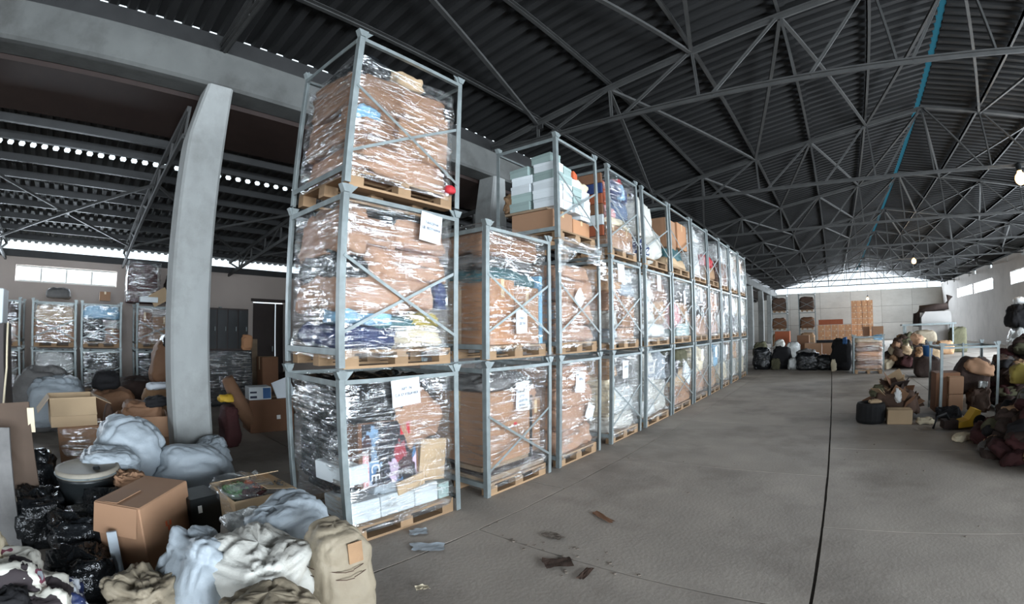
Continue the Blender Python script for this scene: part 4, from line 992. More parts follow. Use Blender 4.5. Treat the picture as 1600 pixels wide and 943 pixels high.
# pale tarpaulin bag heaped against the column
S('pale blue grey woven bag peaking against the concrete column', (-5.3, .42, 0), (.85, .85, .92), 'woven_blue', e=.75, crease=.09, freq=2.0, sag=.5, **HI)
S('pale grey bag sloping down beside the concrete column', (-5.05, .98, 0), (.8, .9, .6), 'woven_blue', e=.7, crease=.09, freq=2.0, sag=.4, rx=-.12, **HI)
S('flat tip of a pale bag reaching over the drum', (-4.75, .16, .44), (.5, .56, .24), 'woven_blue', e=.7, crease=.09, rx=-.15, **HI)
S('small pale bundle at the foot of the concrete column', (-5.9, 1.5, 0), (.4, .46, .44), 'woven_blue', e=.6, crease=.14, nu=48, nv=30)
S('crumpled tan paper under the pale bag tip', (-4.3, .32, .4), (.26, .3, .16), 'carton', cat='paper', name='crumpled_paper', crease=.16, freq=6)
for k, (x, y, z, a) in enumerate(((-4.15, .12, 0, .5), (-3.85, -.18, 0, .45), (-4.35, -.5, 0, .5), (-3.4, -.2, 0, .34), (-4.6, .3, 0, .42), (-5.3, -.6, 0, .6))):
    S(['glossy black bag before the drum', 'black bag left of the tall box', 'black bag behind the leaning board', 'small black bag on the floor by the clothes', 'black bag under the pale bag', 'black bag in the dark left of the drum'][k], (x, y, z), (.5, .5, a), 'black_bag', cat='bag', name='black_bag', crease=.14, freq=3.8)
# clothes at the lower left corner
carton('cardboard_box', 'brown cardboard box cut off at the lower left corner', (-2.42, -.62, 0), (.5, .5, .36), 'carton', rz=.3)
for k, (x, y, z, sx, sy, sz, mm, nm) in enumerate(((-2.75, -.55, .3, .42, .42, .3, 'floral', 'patterned cream garment in the lower left corner'), (-2.62, -.36, .22, .34, .28, .28, 'floral', 'patterned garment hanging at the right of the corner heap'),
        (-2.9, -.72, .42, .34, .3, .24, 'cream', 'cream garment highest in the lower left corner heap'), (-2.55, -.55, .36, .28, .26, .17, 'black_cloth', 'black garment in the lower left corner heap'),
        (-2.75, -.3, .1, .32, .26, .34, 'pattern', 'blue and white cloth at the edge of the corner heap'), (-2.5, -.3, 0, .3, .34, .22, 'maroon', 'dark purple cloth at the bottom of the corner heap'), (-2.3, -.28, 0, .3, .22, .15, 'tan_cloth', 'tan cloth on the floor at the lower left'))):
    S(nm, (x, y, z), (sx, sy, sz), mm, cat='clothes', name='garment', crease=.09, freq=3.2, nu=44, nv=28)
S('dark heap of bags under the lower left clothes', (-2.95, -.55, 0), (.6, .6, .36), 'black_cloth', cat='bag', name='black_bag')
# leaning boards, wardrobe and cord at the left edge
o = G().box((-.012, -.15, 0), (.012, .15, 1.12)).build('leaning_board', 'mdf', None, (-4.45, -.62, 0)); o.rotation_euler = (.05, -.14, -.1)
tag(o, 'brown chipboard panel leaning at the left', 'board')
o = G().box((-.015, -.12, 0), (.015, .12, .98)).build('leaning_board', 'grey_cloth', None, (-4.15, -.8, 0)); o.rotation_euler = (-.02, -.12, -.1)
tag(o, 'pale panel leaning at the very left edge', 'board')
o = G().box((-.02, -.03, 0), (.02, .03, .2)).build('foam_strip', 'cream', None, (-4.58, -.5, .87)); tag(o, 'short cream strip at the top of the chipboard panel', 'strip')
t = thing('wardrobe', 'tall dark wardrobe standing at the left edge', 'wardrobe', (-6.1, -1.35, 0))
G().box((-.3, -.45, .05), (.28, .44, 1.74)).build('body', 'varnish', t); d1 = G().box((.28, -.445, .08), (.3, -.01, 1.72)).build('door', 'varnish', t); d2 = G().box((.28, .01, .08), (.3, .435, 1.72)).build('door', 'varnish', t)
G().box((.3, -.05, .85), (.325, -.035, 1.0)).build('handle', 'steel', d1); G().box((.3, .035, .85), (.325, .05, 1.0)).build('handle', 'steel', d2)
G().box((-.3, -.45, 0), (.26, .44, .05)).build('plinth', 'drum_black', t)
tag(G().tube([(-5.77, -.86, 1.75), (-5.74, -.87, 1.3), (-5.3, -.86, .95), (-4.6, -.78, .85), (-4.3, -.7, .5), (-4.2, -.62, .05)], .012, 8).build('yellow_cord', 'cream', smooth=True), 'yellowish cord hanging down the wardrobe at the left', 'cord')
carton('white_box', 'white box on top of the dark wardrobe', (-6.15, -1.2, 1.741), (.4, .5, .36), 'white_box', tape=False)
# ------------------------------------------------------------------ things between the column and the left wall
open_carton('open_box', 'open box with yellow flaps left of the column', (-7.0, -.2, .5), (.5, .62, .36), 'carton_pale', rz=.12, ang=(2.3, 2.6, 2.4, 2.0))
carton('wrapped_box', 'film wrapped carton under the yellow flapped box', (-7.0, -.1, 0), (.55, .6, .5), 'carton')
wrap('clear film round the carton under the yellow flapped box', -7.29, -6.71, -.42, .22, .02, .48, 'film', n=32, nz=10)
open_carton('open_box', 'wide open carton close to the left of the column', (-7.2, .8, 0), (.6, .72, .55), 'carton', rz=-.1, ang=(2.6, 2.7, 2.2, 2.4))
S('crumpled tan paper in the wide open carton', (-7.2, .8, .42), (.55, .6, .34), 'kraft_dark', cat='paper', name='crumpled_paper', crease=.16)
S('dark garment on the wide open carton', (-7.1, 1.0, .66), (.3, .34, .14), 'black_cloth', cat='clothes', name='garment')
S('grey brown rolled mat upright by the wide open carton', (-7.3, .32, 0), (.2, .18, .74), 'brown', cat='roll', name='rolled_mat', e=.8)
S('big grey plastic tarpaulin heaped far left', (-9.6, -.75, 0), (1.3, 1.3, 1.1), 'grey_cloth', cat='tarpaulin', name='tarpaulin', crease=.14, sag=.4)
S('pale grey tarpaulin fold in front of the far left heap', (-9.0, -.5, .15), (.8, 1.1, .8), 'woven_blue', cat='tarpaulin', name='tarpaulin', crease=.14, sag=.4)
S('brown bag under the small black bag left of the column', (-9.1, .45, 0), (.9, .9, .74), 'kraft_dark', cat='bag', name='paper_bag')
S('small black bag lying on brown bag left of the column', (-9.0, .38, .68), (.5, .52, .36), 'black_cloth', cat='bag', name='black_bag', e=.7)
S('dark brown heap before the left wall cages', (-10.3, 1.1, 0), (1.2, 1.0, .8), 'brown_dark', cat='clothes', name='garment_bundle')
S('tan heap close to the left side of the column', (-9.0, 1.45, 0), (.9, .95, .8), 'tan_cloth', cat='clothes', name='garment_bundle')
S('tall kraft bag with a dark opening beside the column', (-9.4, 1.5, .7), (.6, .6, .86), 'kraft_dark', cat='bag', name='paper_bag', rx=-.15)
S('black bundle in the mouth of the tall kraft bag', (-9.35, 1.7, 1.36), (.5, .5, .3), 'black_bag', cat='bag', name='black_bag')
S('pale paper sheet crumpled beside the column', (-8.6, 1.3, .72), (.4, .5, .12), 'paper', cat='paper', name='crumpled_paper')
# right of the column
t = thing('wrapped_cabinet', 'black wrapped cabinet with glass doors right of the column', 'cabinet', (-11.2, 3.3, 0))
G().box((-.35, -.6, .0), (.33, .55, 1.25)).build('body', 'drum_black', t); G().box((-.3, -.55, 1.25), (.2, .5, 2.22)).build('upper_case', 'varnish', t)
for k in range(4): G().box((.2, -.53 + k * .26, 1.3), (.22, -.3 + k * .26, 2.18)).build('glass_door', 'drum_black', t); G().box((.22, -.34 + k * .26, 1.7), (.235, -.325 + k * .26, 1.8)).build('handle', 'steel', COL.objects[-1])
wrap('clear film round the black cabinet behind the column', -11.58, -10.84, 2.68, 3.88, .05, 1.24, 'film', n=40, nz=14)
S('small tan bundle on the black cabinet', (-11.0, 3.75, 1.26), (.3, .3, .4), 'carton_orange', cat='bag', name='paper_bag')
o = G().tube([(0, 0, 0), (.1, -.3, .45), (.15, -.55, .95)], [.12, .14, .1], 12).build('paper_roll', 'kraft_dark', None, (-7.9, 2.85, 0), smooth=True); tag(o, 'brown paper roll leaning right of the column', 'roll')
S('dark bag with red patches at the column foot', (-7.1, 2.12, 0), (.4, .3, .66), 'maroon', cat='bag', name='dark_bag')
S('yellow rag on the dark bag by the column', (-7.4, 2.16, .62), (.2, .24, .12), 'yellow', cat='cloth', name='rag')
carton('cardboard_box', 'brown carton on the floor left of the nearest cages', (-8.0, 3.1, 0), (.6, .8, .56), 'carton_dark', rz=-.1, sticker=[(.12, .25, .07, .07, 'white')])
o = carton('printed_box', 'white and blue printed box on the brown carton', (-7.9, 2.9, .56), (.3, .4, .22), 'white_box', rz=-.1, tape=False, sticker=[(.12, .11, .14, .18, 'blue'), (-.12, .05, .12, .04, 'ink'), (-.12, .13, .12, .03, 'ink')])
o = G().box((-.01, -.18, 0), (.01, .18, .34)).build('white_card', 'paper', None, (-7.78, 3.4, .56)); o.rotation_euler = (.3, -.2, 0); tag(o, 'white card sticking up beside the nearest cages', 'card')
carton('cardboard_box', 'narrow upright carton in the dark before the door', (-11.0, 4.3, 0), (.4, .42, 1.1), 'carton_dark')
S('dark heap on the floor before the left door', (-11.5, 5.2, 0), (1.2, 1.3, .7), 'brown_dark', cat='clothes', name='garment_bundle', crease=.16)
S('grey heap in the dark left of the nearest cages', (-9.5, 4.4, 0), (1.0, 1.2, .5), 'brown', cat='clothes', name='garment_bundle', crease=.16)
o = G().box((-.06, -.1, 0), (.06, .1, 1.5)).build('wooden_post', 'wood_grey', None, (-11.9, 4.25, 0)); tag(o, 'grey wooden post standing by the left door', 'post')

# ---- cages along the left wall
LX, LH2 = -13.75, 1.19
LC = [(-2.75, -1.72), (-1.42, -.22), (-.1, 1.02), (1.42, 2.6), (2.75, 3.9)]
LW = ['at far left', 'under left window', 'below window end', 'left of column', 'right of column']
lload = {
 (0, 0): [('cloth', 0, 1, .15, 1.0, 'brown', 'brown bundle')], (0, 1): [('sack', 0, 1, .15, .6, 'carton', 'tan sack below'), ('bag', 0, 1, .6, 1.0, 'brown_dark', 'dark bundle above')],
 (1, 0): [('bag', 0, 1, .15, .6, 'olive', 'dark green bundle below'), ('bag', 0, 1, .55, 1.05, 'silver_bag', 'clear bag above')], (1, 1): [('box', 0, .5, .15, .62, 'carton', 'left carton'), ('box', .5, 1, .15, .55, 'carton', 'right carton'), ('sack', 0, 1, .55, 1.0, 'carton_pale', 'pale sack above the cartons')],
 (2, 0): [('bag', 0, 1, .15, 1.0, 'black_bag', 'black bag')], (2, 1): [('bag', 0, .6, .15, .7, 'black_cloth', 'black bundle at left'), ('box', .62, 1, .15, .5, 'carton_dark', 'small carton at right'), ('bag', 0, 1, .72, 1.05, 'sky_blue', 'pale blue sheet on top')],
 (3, 0): [('bag', 0, 1, .15, 1.0, 'black_bag', 'black bag')], (3, 1): [('box', 0, .38, .15, .95, 'carton_dark', 'dark brown carton'), ('box', .4, 1, .15, .85, 'carton', 'large kraft carton with white label')],
 (4, 0): [('bag', 0, 1, .15, 1.0, 'brown_dark', 'dark bundle')], (4, 1): [('bag', 0, 1, .15, 1.0, 'black_bag', 'black bag')]}
for i, yy in enumerate(LC):
    for l in (0, 1):
        wh = 'in %s left cage %s' % (('lower', 'upper')[l], LW[i])
        c = Cell(1, 0, LX, yy, l * LH2, wh, LH2); yc = (yy[0] + yy[1]) / 2
        cage('grey cage of the left wall row, %s one %s' % (('lower', 'upper')[l], LW[i]), LX, yy[0], yy[1], l * LH2, LH2, near=False, group='cages along the left wall')
        pallet('pallet ' + wh, LX - DEP / 2, yc, l * LH2, yy[1] - yy[0] - .13, near=False, group='pallets along the left wall')
        wrap('clear film round the load ' + wh, LX - DEP + .014, LX - .016, yy[0] + .014, yy[1] - .014, l * LH2 + .1, l * LH2 + 1.08, 'film', n=40, nz=12, group='film along the left wall')
        for it in lload[(i, l)]: c.put(*it)
S('dark grey heap on top of the cage under the left window', (-14.25, -.75, 2.4), (.6, .7, .3), 'grey_cloth', cat='bag', name='dark_bag')
carton('cardboard_box', 'small brown carton on the cage below the window end', (-14.2, .55, 2.4), (.3, .3, .24), 'carton')
t = thing('wrapped_armchair', 'dark red armchair wrapped in film on top of the left cages', 'armchair', (-14.3, 1.62, 2.39))
o = sack('seat_body', None, None, (0, 0, 0), (.75, .95, .55), 'maroon', e=.3); o.parent = t
o = sack('backrest', None, None, (-.15, 0, .3), (.4, .92, .84), 'maroon', e=.32); o.parent = t
wrap('clear film round the dark red armchair', -14.72, -13.88, 1.13, 2.12, 2.4, 3.5, 'film', n=40, nz=14)
carton('white_box', 'flat white box at the front of the wrapped armchair', (-13.75, 1.75, 2.4), (.3, .5, .14), 'white_box', tape=False)
o = G().box((-.008, -.26, 0), (.008, .26, .36)).build('cardboard_sheet', 'carton_pale', None, (-13.72, 2.15, 2.4)); o.rotation_euler = (.5, -.15, 0); tag(o, 'tilted pale cardboard flap by the wrapped armchair', 'cardboard')
S('dark bundle beside the wrapped armchair near the column', (-14.2, 2.5, 2.4), (.6, .5, .9), 'brown_dark', cat='bag', name='dark_bag')
# ------------------------------------------------------------------ right side: tyre, cardboard heap, cage, clothes pile
t = thing('tyre', 'black car tyre lying flat on the floor', 'tyre', (.77, 9.2, 0))
pr = [(.16, .03), (.2, .0), (.25, .005), (.268, .05), (.27, .3), (.255, .35), (.2, .362), (.16, .33), (.15, .18), (.16, .03)]
g = G(); n = 36; vs = []; fs = []
for (r, z) in pr:
    for k in range(n):
        q = r + (.006 if (k % 2 and .05 <= z <= .3 and r > .26) else 0); vs.append((q * math.cos(2 * PI * k / n), q * math.sin(2 * PI * k / n), z))
fs = [(i * n + k, i * n + (k + 1) % n, (i + 1) * n + (k + 1) % n, (i + 1) * n + k) for i in range(len(pr) - 1) for k in range(n)]
g.add(vs, fs).build('tread_and_walls', 'rubber', t)
S('pale rag on the tyre', (.85, 9.25, .33), (.26, .2, .08), 'carton_pale', cat='cloth', name='rag')
carton('cardboard_box', 'small pale carton on the floor right of the tyre', (1.3, 9.15, 0), (.46, .34, .25), 'carton_pale')
rr = random.Random(21)
cols = ['carton', 'carton_dark', 'carton_pale', 'brown', 'carton', 'brown_dark', 'carton_dark']
for k in range(26):
    a = rr.uniform(0, 6.28); q = rr.random() ** .6; x = 1.3 + .5 * q * math.cos(a); y = 9.85 + .4 * q * math.sin(a); z = max(0, .5 * (1 - q * q) + rr.uniform(-.05, .06))
    w_, h_ = rr.uniform(.25, .55), rr.uniform(.2, .4); g = G(); mm = cols[k % 7]; b_ = rr.uniform(.3, .9)
    g.prism([(-w_ / 2, -h_ / 2, 0), (0, -h_ / 2, 0), (0, h_ / 2, 0), (-w_ / 2, h_ / 2, 0)], (0, 0, .008))
    M_ = Matrix.Rotation(-b_, 4, 'Y'); g2 = G().box((0, -h_ / 2, 0), (w_ / 2, h_ / 2, .008), M_); g.add(g2.v, g2.f)
    o = g.build('cardboard_scrap', mm, None, (x, y, z + .08)); o.rotation_euler = (rr.uniform(-.6, .6), rr.uniform(-.5, .5), a)
    tag(o, 'bent flat cardboard scrap in the heap behind the tyre', 'cardboard', 'cardboard scraps behind the tyre')
S('brown heap of cloth under the cardboard scraps', (1.32, 9.9, 0), (.95, .8, .56), 'brown', cat='clothes', name='garment_bundle', crease=.15)
S('twisted white rag hanging over the cardboard heap', (1.32, 9.5, .3), (.16, .14, .3), 'white', cat='cloth', name='rag', e=.8, crease=.18)
S('olive and tan rag at the left of the cardboard heap', (.95, 9.75, .38), (.34, .22, .26), 'olive', cat='cloth', name='rag', e=.8, crease=.18)
S('pale crumpled rag on the floor right of the tyre', (1.78, 9.05, 0), (.34, .2, .12), 'cream', cat='cloth', name='rag', crease=.14)
cg = cage('open grey cage with mid post on the right side', 0, -.6, .6, 0, 1.36, 1.15, near=True, braces=False, m='steel', group=None)
cg.location = (2.76, 9.65, 0); cg.rotation_euler = (0, 0, -PI / 2)
G().angle((-1.1, .12, .16), (-1.1, .12, 1.3), .05, .008, (1, 0, 0), (0, 1, 0)).build('mid_post', 'steel', cg)
carton('cardboard_bale', 'strapped cardboard bale on end in the open right cage', (2.38, 10.15, .05), (.5, .5, .74), 'carton_dark', cat='bale', tape=False)
carton('kraft_parcel', 'lower kraft parcel in the open right cage', (2.52, 9.86, .1), (.3, .2, .3), 'carton', tape=True)
carton('kraft_parcel', 'upper kraft parcel in the open right cage', (2.52, 9.87, .405), (.3, .2, .32), 'carton', tape=True)
S('round dark brown bundle in the open right cage', (2.95, 10.3, .35), (.85, .7, .72), 'brown_dark', cat='bundle', name='garment_bundle', e=.7)
S('crumpled tan cardboard over the dark bundle in the right cage', (3.05, 10.15, .72), (.65, .5, .3), 'carton', cat='cardboard', name='crumpled_cardboard', crease=.1, ry=.3)
S('brown crumpled sack low in the open right cage', (3.05, 9.95, .05), (.5, .4, .5), 'brown', cat='sack', crease=.16)
S('clear plastic scrap in the open right cage', (3.08, 9.86, .5), (.2, .12, .14), 'silver_bag', cat='plastic', name='plastic_scrap', crease=.16)
S('dark rags at the foot of the right cage', (2.3, 9.45, 0), (.5, .3, .24), 'black_cloth', cat='clothes', name='garment_bundle', crease=.16)
t = thing('floor_machine', 'yellow and black floor machine lying before the right cage', 'machine', (2.42, 8.65, 0), .1)
G().prism([(-.16, -.14, .03), (.2, -.14, .06), (.24, -.14, .3), (.14, -.14, .33), (.02, -.14, .16), (-.16, -.14, .12)], (0, .28, 0)).build('yellow_housing', 'yellow', t)
wh_ = G().tube([(.22, -.19, .12), (.22, .19, .12)], .12, 18).build('wheel', 'rubber', t); G().tube([(.22, -.2, .12), (.22, .2, .12)], .04, 12).build('hub', 'steel', wh_)
G().box((-.42, -.12, .02), (-.16, .12, .15)).build('motor_block', 'brown_dark', t); G().tube([(-.3, 0, .15), (-.38, -.05, .26), (-.55, -.1, .22), (-.62, -.12, .03)], .025, 8).build('hose', 'rubber', t, smooth=True)
# clothes pile: a mound of single garments
pc = ['brown_dark', 'brown', 'maroon', 'brown_dark', 'black_cloth', 'brown', 'olive', 'maroon', 'grey_cloth', 'tan_cloth']
nmz = {'brown_dark': 'dark brown', 'brown': 'brown', 'maroon': 'maroon', 'black_cloth': 'black', 'olive': 'olive', 'grey_cloth': 'grey', 'tan_cloth': 'tan'}
pool = {}
for k in range(150):
    a = rr.uniform(PI * .55, PI * 1.75); q = .25 + .8 * rr.random() ** .7
    x = 4.4 + 1.95 * q * math.cos(a); y = 7.15 + 1.55 * q * math.sin(a); z = 1.25 * max(0, 1 - q ** 1.5)
    mm = pc[k % 10]; key = (mm, k % 3)
    if key not in pool: pool[key] = blob_mesh('garment', .6, .4, .2, mm, sd(), .6, .1, 3.4, .14, 32, 18, .12, .9, (1, .4, 1))
    o = inst('garment', pool[key], None, (x, y, z), (rr.uniform(-.5, .5), rr.uniform(-.4, .4), rr.uniform(0, 6.28)), (rr.uniform(.8, 1.2),) * 3)
    tag(o, nmz[mm] + ' crumpled garment in the clothes pile at the right edge', 'clothes', 'clothes pile at the right edge')
tag(inst('clothes_mound', blob_mesh('clothes_mound', 3.5, 2.8, 1.3, 'brown_dark', sd(), .9, .12, 1.4, .1, 48, 24, .5), None, (4.55, 7.15, -.05)), 'tangled core of the clothes pile at the right edge', 'clothes', None, 'stuff')
S('cream trouser leg trailing on the floor from the clothes pile', (2.16, 7.75, 0), (.4, .18, .12), 'cream', cat='clothes', name='garment', rz=.5, crease=.14)
S('mustard yellow cloth high on the clothes pile', (3.15, 8.05, .78), (.3, .34, .3), 'yellow_dull', cat='clothes', name='garment')
for k in range(70):
    a = rr.uniform(PI * .5, PI * 1.7); q = .15 + .85 * rr.random() ** .7; mm = pc[k % 10]
    o = inst('garment', pool[(mm, k % 3)] if (mm, k % 3) in pool else pool[(mm, 0)], None, (4.75 + 1.35 * q * math.cos(a), 11.0 + 1.2 * q * math.sin(a), 1.3 * max(0, 1 - q ** 1.6)), (rr.uniform(-.5, .5), rr.uniform(-.4, .4), rr.uniform(0, 6.28)), (rr.uniform(.8, 1.2),) * 3)
    tag(o, nmz[mm] + ' garment in the farther clothes heap right of the open cage', 'clothes', 'farther clothes heap at the right')
tag(inst('clothes_mound', blob_mesh('clothes_mound', 2.5, 2.2, 1.3, 'brown_dark', sd(), .9, .12, 1.4, .1, 40, 22, .5), None, (4.9, 11.1, -.05)), 'tangled core of the farther clothes heap at the right', 'clothes', None, 'stuff')
S('brown bundle behind the open right cage', (3.9, 13.2, 0), (.9, .9, .9), 'brown', cat='clothes', name='garment_bundle', crease=.14)
S('grey film wrapped stack at the right edge', (5.55, 14.0, 0), (.8, .8, 1.6), 'silver_bag', cat='bag', name='plastic_bag', e=.35)
S('dark coats heaped on the wrapped stack at the right edge', (5.5, 14.0, 1.5), (.7, .7, .62), 'black_cloth', cat='clothes', name='garment_bundle', crease=.16, e=.55, amp=.14)
S('white bundle topmost on the right edge stack', (5.6, 14.0, 2.1), (.5, .4, .2), 'white', cat='bag', name='plastic_bag')

# ------------------------------------------------------------------ middle distance
cg = cage('grey cage holding flattened cardboard, standing in the far aisle', 0, -.58, .58, 0, 1.38, 1.02, near=True, braces=False, group=None); cg.location = (1.4, 18.2, 0); cg.rotation_euler = (0, 0, -PI / 2)
pallet('pallet under the flattened cardboard in the far aisle', 1.4, 18.71, 0, 1.0, 1.0, near=False, group=None)
for k in range(7):
    S('%s layer of crumpled cardboard in the far aisle cage' % ['lowest', 'second lowest', 'third lowest', 'middle', 'third highest', 'second highest', 'highest'][k], (1.4, 18.7, .14 + k * .155), (1.02, .9, .22), ['carton', 'carton_dark', 'carton', 'carton_orange', 'carton_dark', 'carton', 'carton_pale'][k], cat='cardboard', name='crumpled_cardboard', crease=.16, e=.35, nu=28, nv=14)
S('pale blue bag on the cardboard in the far aisle cage', (1.75, 18.45, 1.15), (.4, .4, .22), 'sky_blue', cat='bag', name='plastic_bag')
wrap('clear film round the far aisle cage', .86, 1.94, 18.22, 19.2, .1, 1.3, 'film', n=40, nz=12, group=None)
dd = [(-2.9, 20.2, .8, .95, 'black_bag', 'black bag right beside the end of the cage row'), (-2.1, 20.6, .9, 1.0, 'black_cloth', 'tall black bundle near the end of the cage row'), (-2.3, 20.0, .4, .5, 'olive', 'small olive bag near the end of the cage row'), (-1.55, 20.1, .5, .55, 'silver_bag', 'pale silvery bag left of the big black bags'),
      (-.95, 20.1, 1.1, .74, 'black_bag', 'largest glossy black bag on the far floor'), (-.15, 20.0, .9, .62, 'black_bag', 'low glossy black bag on the far floor'), (-1.1, 21.0, .9, .85, 'grey_cloth', 'grey mound behind the largest black bag'), (.42, 19.9, .9, 1.3, 'black_cloth', 'tall black heap left of the far aisle cage'), (.1, 19.3, .22, .5, 'cream', 'pale small bag before the tall black heap'),
      (-3.3, 22.3, .7, 1.15, 'olive', 'dark green sack behind the row end'), (-2.4, 22.5, .6, 1.25, 'woven', 'white sack standing behind black bundles'), (-1.8, 23.0, .7, 1.1, 'silver_bag', 'wrapped pale stack behind black bundles'), (.55, 19.6, .2, .3, 'blue', 'blue bag on the tall black heap')]
for (x, y, s_, h_, mm, nm) in dd: S(nm, (x, y, 0 if mm != 'blue' else 1.0), (s_, s_ * .9, h_), mm, cat='bag', name='stuffed_bag', crease=.14)
for k, (x, y, w_, h_, mm, nm) in enumerate(((-.85, 23.2, .8, .95, 'carton', 'kraft carton behind the big black bags'), (.05, 23.4, .95, .95, 'carton', 'wide kraft carton behind the low black bag'), (-1.4, 24.5, .6, 1.3, 'carton_dark', 'brown carton behind the kraft cartons'), (-2.6, 26, .8, 1.5, 'carton_red', 'reddish carton far behind the row end'))):
    carton('cardboard_box', nm, (x, y, 0), (w_, .6, h_), mm)
o = G().box((-.6, -.2, 0), (.6, .2, .12)).build('black_mat', 'black_cloth', None, (-.1, 23.3, .955)); tag(o, 'black folded mat on the wide kraft carton', 'mat')
pc2 = ['brown', 'carton', 'cream', 'brown_dark', 'tan_cloth', 'maroon', 'carton_pale', 'black_cloth', 'olive']
nm2 = {'brown': 'brown', 'carton': 'tan', 'cream': 'cream', 'brown_dark': 'dark brown', 'tan_cloth': 'light brown', 'maroon': 'maroon', 'carton_pale': 'beige', 'black_cloth': 'black', 'olive': 'olive'}
pool = {}
for k in range(60):
    q = rr.random() ** .6; a = rr.uniform(0, 6.28); x = 3.3 + 1.25 * q * math.cos(a); y = 20.7 + .9 * q * math.sin(a); z = max(0, 1.05 * (1 - q ** 1.7) - .05)
    mm = pc2[k % 9]
    if mm not in pool: pool[mm] = blob_mesh('garment', .56, .44, .36, mm, sd(), .55, .1, 4, .14, 24, 14)
    tag(inst('garment', pool[mm], None, (x, y, z), (rr.uniform(-.4, .4), rr.uniform(-.4, .4), a), (rr.uniform(.7, 1.2),) * 3), nm2[mm] + ' bundle in the mixed heap right of the far cage', 'clothes', 'mixed heap right of the far cage')
tag(inst('heap_core', blob_mesh('heap_core', 2.3, 1.6, 1.1, 'brown_dark', sd(), .9, .1, 2, .1, 36, 20, .5), None, (3.3, 20.8, -.05)), 'tangled core of the mixed heap right of the far cage', 'clothes', None, 'stuff')
t = thing('blue_bucket', 'blue plastic bucket above the open right cage', 'bucket', (3.35, 17.0, .62))
G().lathe([(.15, 0), (.18, .36), (.2, .38), (.17, .38)], 20).build('body', 'blue', t, smooth=True); G().tube([(.18 * math.cos(a * PI / 8), 0, .36 + .12 * math.sin(a * PI / 8)) for a in range(9)], .008, 6).build('handle', 'steel', t)
S('brown bundle carrying the blue bucket', (3.35, 17.0, 0), (1.0, .9, .68), 'brown_dark', cat='clothes', name='garment_bundle')

# ------------------------------------------------------------------ far end
for (xc, lv) in ((-1.95, 3), (-4.3, 3)):
    for l in range(lv):
        wh = '%s far wall cage %s the bright gable corner' % (LV[l], 'right of' if xc > -3 else 'in')
        cg = cage('grey ' + wh, 0, -.7, .7, l * LH, LH, near=False, group='cages by the far wall'); cg.location = (xc, 40, l * LH); cg.rotation_euler = (0, 0, -PI / 2)
        pallet('pallet in ' + wh, xc, 40.5, l * LH, 1.2, near=False, group='pallets by the far wall')
        S('brown load in ' + wh, (xc, 40.5, l * LH + .146), (1.25, .9, 1.1 if l != 1 else .9), ['tan_cloth', 'carton_dark', 'brown'][l], cat='load', name='wrapped_load', e=.35)
bm = {}
def far_box(x, y, z, w_, d_, h_, mm, label, grp):
    k = (w_, d_, h_, mm)
    if k not in bm: bm[k] = (G().box((-w_ / 2, -d_ / 2, 0), (w_ / 2, d_ / 2, h_)).mesh('cardboard_box', mm), G().box((-.03, -d_ / 2 - .003, h_ * .72), (.03, -d_ / 2, h_)).mesh('packing_tape', 'tape'), G().box((w_ * .18, -d_ / 2 - .003, h_ * .2), (w_ * .38, -d_ / 2, h_ * .34)).mesh('sticker', 'cream'))
    o = inst('cardboard_box', bm[k][0], None, (x, y, z)); inst('packing_tape', bm[k][1], o); inst('sticker', bm[k][2], o); tag(o, label, 'box', grp)
for i in range(5):
    for k in range(3): far_box(-1.0 + i * .69, 50.2 + rr.uniform(-.05, .05), k * .6, .65, .6, .57, 'carton_orange', 'carton in low far stack, %s row up, %s from left' % (ORD[k + 1], ORD[i + 1]), 'low carton stack at the far wall')
for i in range(4):
    for k in range(7): far_box(2.45 + i * .56, 51.0 + rr.uniform(-.06, .06), k * .585, .525, .6, .555, 'carton_orange', 'carton in tall far stack, %s row up, %s from left' % (ORD[k + 1], ORD[i + 1]), 'tall carton stack at the far wall')
carton('long_box', 'long reddish box on the low far carton stack', (.0, 50.2, 1.805), (2.5, .6, .5), 'carton_red', tape=False)
carton('cardboard_box', 'dark upright box before the tall far carton stack', (2.9, 40.2, .35), (.5, .4, 1.2), 'carton_dark')
carton('cardboard_box', 'brown crate before the tall far carton stack', (3.8, 40.0, .35), (.9, .7, 1.2), 'carton')
pallet('pallet under the two boxes by the tall far stack', 3.4, 40.1, 0, 1.0, 1.9, near=False, group=None)
o = G().box((2.6, 39.7, .145), (4.3, 40.5, .35)).build('low_platform', 'wood_grey'); tag(o, 'low wooden platform under two boxes at the far end', 'platform')
t = thing('workbench', 'long pale topped workbench far right below the hood', 'workbench', (5.96, 30.0, 0))
G().box((-1.66, -.4, 1.56), (1.66, .4, 1.66)).build('top', 'steel', t)
for x in (-1.45, 1.45):
    for y in (-.32, .32): G().box((x - .05, y - .05, 0), (x + .05, y + .05, 1.56)).build('leg', 'steel', t)
t = thing('furnace', 'grey furnace hood under a dark flue in the far corner', 'furnace', (6.6, 31.0, 0))
G().prism([(-.95, -.5, .2), (.95, -.5, .2), (.95, -.5, 2.2), (.85, -.5, 2.33), (-.7, -.5, 2.33), (-.95, -.5, 2.0)], (0, 1, 0)).build('hood', 'wall', t)
G().box((-.9, -.45, 0), (.9, .45, .2)).build('base', 'steel_dark', t)
G().tube([(-1.2, 0, 1.5), (-1.15, 0, 2.2), (-.9, 0, 2.5), (0, 0, 2.55), (.8, 0, 2.6), (1.0, 0, 3.2)], .22, 12).build('flue', 'brown_dark', t, smooth=True)
S('white sack lying on bundles under the far workbench', (5.5, 29.0, .55), (1.5, .8, .8), 'woven_dirty', cat='sack')
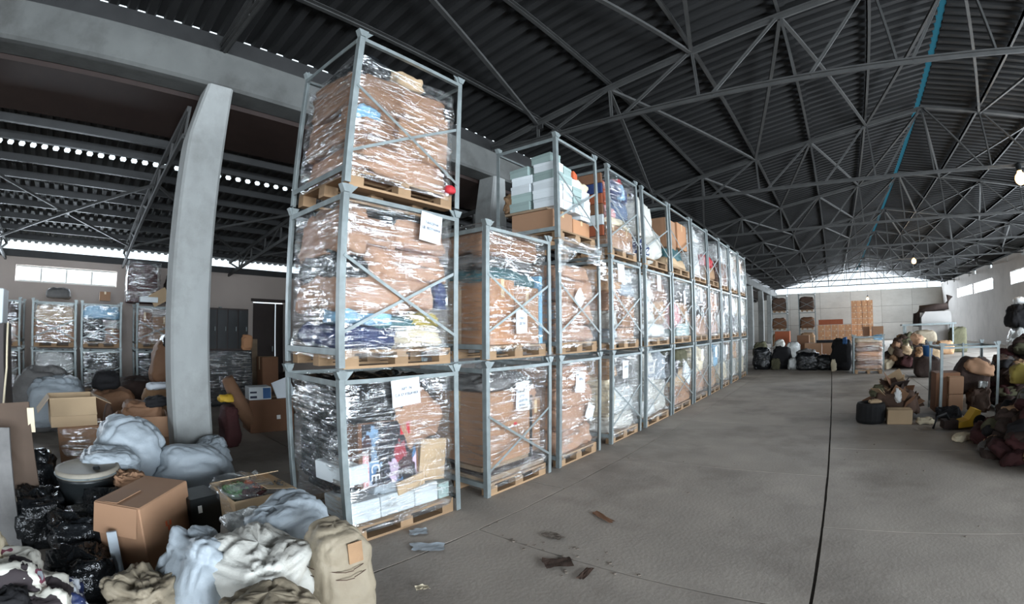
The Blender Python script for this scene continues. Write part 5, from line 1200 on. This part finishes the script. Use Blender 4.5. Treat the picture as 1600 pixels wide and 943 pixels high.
for k, (x, mm, nm) in enumerate(((4.7, 'grey_cloth', 'grey bundle left of the far workbench'), (5.6, 'brown', 'brown bundle under the far workbench'), (6.6, 'tan_cloth', 'tan bundle at the right of the far workbench'), (7.8, 'olive', 'green heap at the foot of the right wall'))):
    S(nm, (x, 28.4 if k < 3 else 30, 0), (1.1, .8, .75 if k < 3 else 1.5), mm, cat='clothes', name='garment_bundle')
# ------------------------------------------------------------------ scraps on the floor
def scrap(label, cat, loc, w_, d_, m, amp, name):
    g = G(); n = 8; s = sd()
    for j in range(n + 1):
        for i in range(n + 1):
            u, v = i / n - .5, j / n - .5; e_ = 1 + .35 * noise.noise(Vector((math.atan2(v, u) * .9, s, 0)))
            g.v.append((u * w_ * e_, v * d_ * e_, .004 + amp * (1 + noise.noise(Vector((u * 5 + s, v * 5, 1))))))
    g.f = [(j * (n + 1) + i, j * (n + 1) + i + 1, (j + 1) * (n + 1) + i + 1, (j + 1) * (n + 1) + i) for j in range(n) for i in range(n)]
    o = g.build(name, m, None, loc, rr.uniform(0, 3), smooth=True); tag(o, label, cat)
scrap('pale plastic scrap on the floor touching the nearest pallet', 'plastic', (-2.98, 2.42, 0), .16, .12, 'woven_blue', .012, 'plastic_scrap')
scrap('larger pale plastic scrap on the floor before the nearest pallet', 'plastic', (-2.7, 2.28, 0), .26, .14, 'woven_blue', .012, 'plastic_scrap')
scrap('crumpled white paper scrap on the bare floor', 'paper', (-2.24, 1.82, 0), .09, .06, 'cream', .014, 'paper_scrap')
scrap('thin brown cardboard scrap on the floor', 'cardboard', (-1.9, 3.7, 0), .3, .07, 'carton_dark', .008, 'cardboard_scrap')
scrap('grey crumpled scrap by the broken slab corner', 'paper', (-2.05, 3.1, 0), .18, .1, 'rubble', .012, 'paper_scrap')
scrap('brown strip by the broken slab corner', 'cardboard', (-1.75, 2.72, 0), .2, .16, 'brown', .012, 'cardboard_scrap')
scrap('small brown strip right of the broken slab corner', 'cardboard', (-1.5, 2.68, 0), .2, .06, 'brown', .01, 'cardboard_scrap')
ch = [G().prism([(rr.uniform(.6, 1) * math.cos(a), rr.uniform(.6, 1) * math.sin(a), 0) for a in (0, 1.1, 2.3, 3.4, 4.6, 5.5)], (0, 0, .7)).mesh('concrete_chip', 'rubble') for _ in range(4)]
g = G()
for k in range(60):
    x, y = (rr.gauss(-1.9, .35), rr.gauss(2.85, .12)) if k < 36 else (rr.uniform(-2.8, 1.6), rr.uniform(2.4, 9))
    s_ = rr.uniform(.005, .018); me = ch[k % 4]
    g.add([(x + v.co.x * s_, y + v.co.y * s_, v.co.z * s_ * .7) for v in me.vertices], [tuple(p.vertices) for p in me.polygons])
tag(g.build('concrete_crumbs', 'rubble'), 'fine concrete crumbs scattered on the bare floor', 'rubble', None, 'stuff')
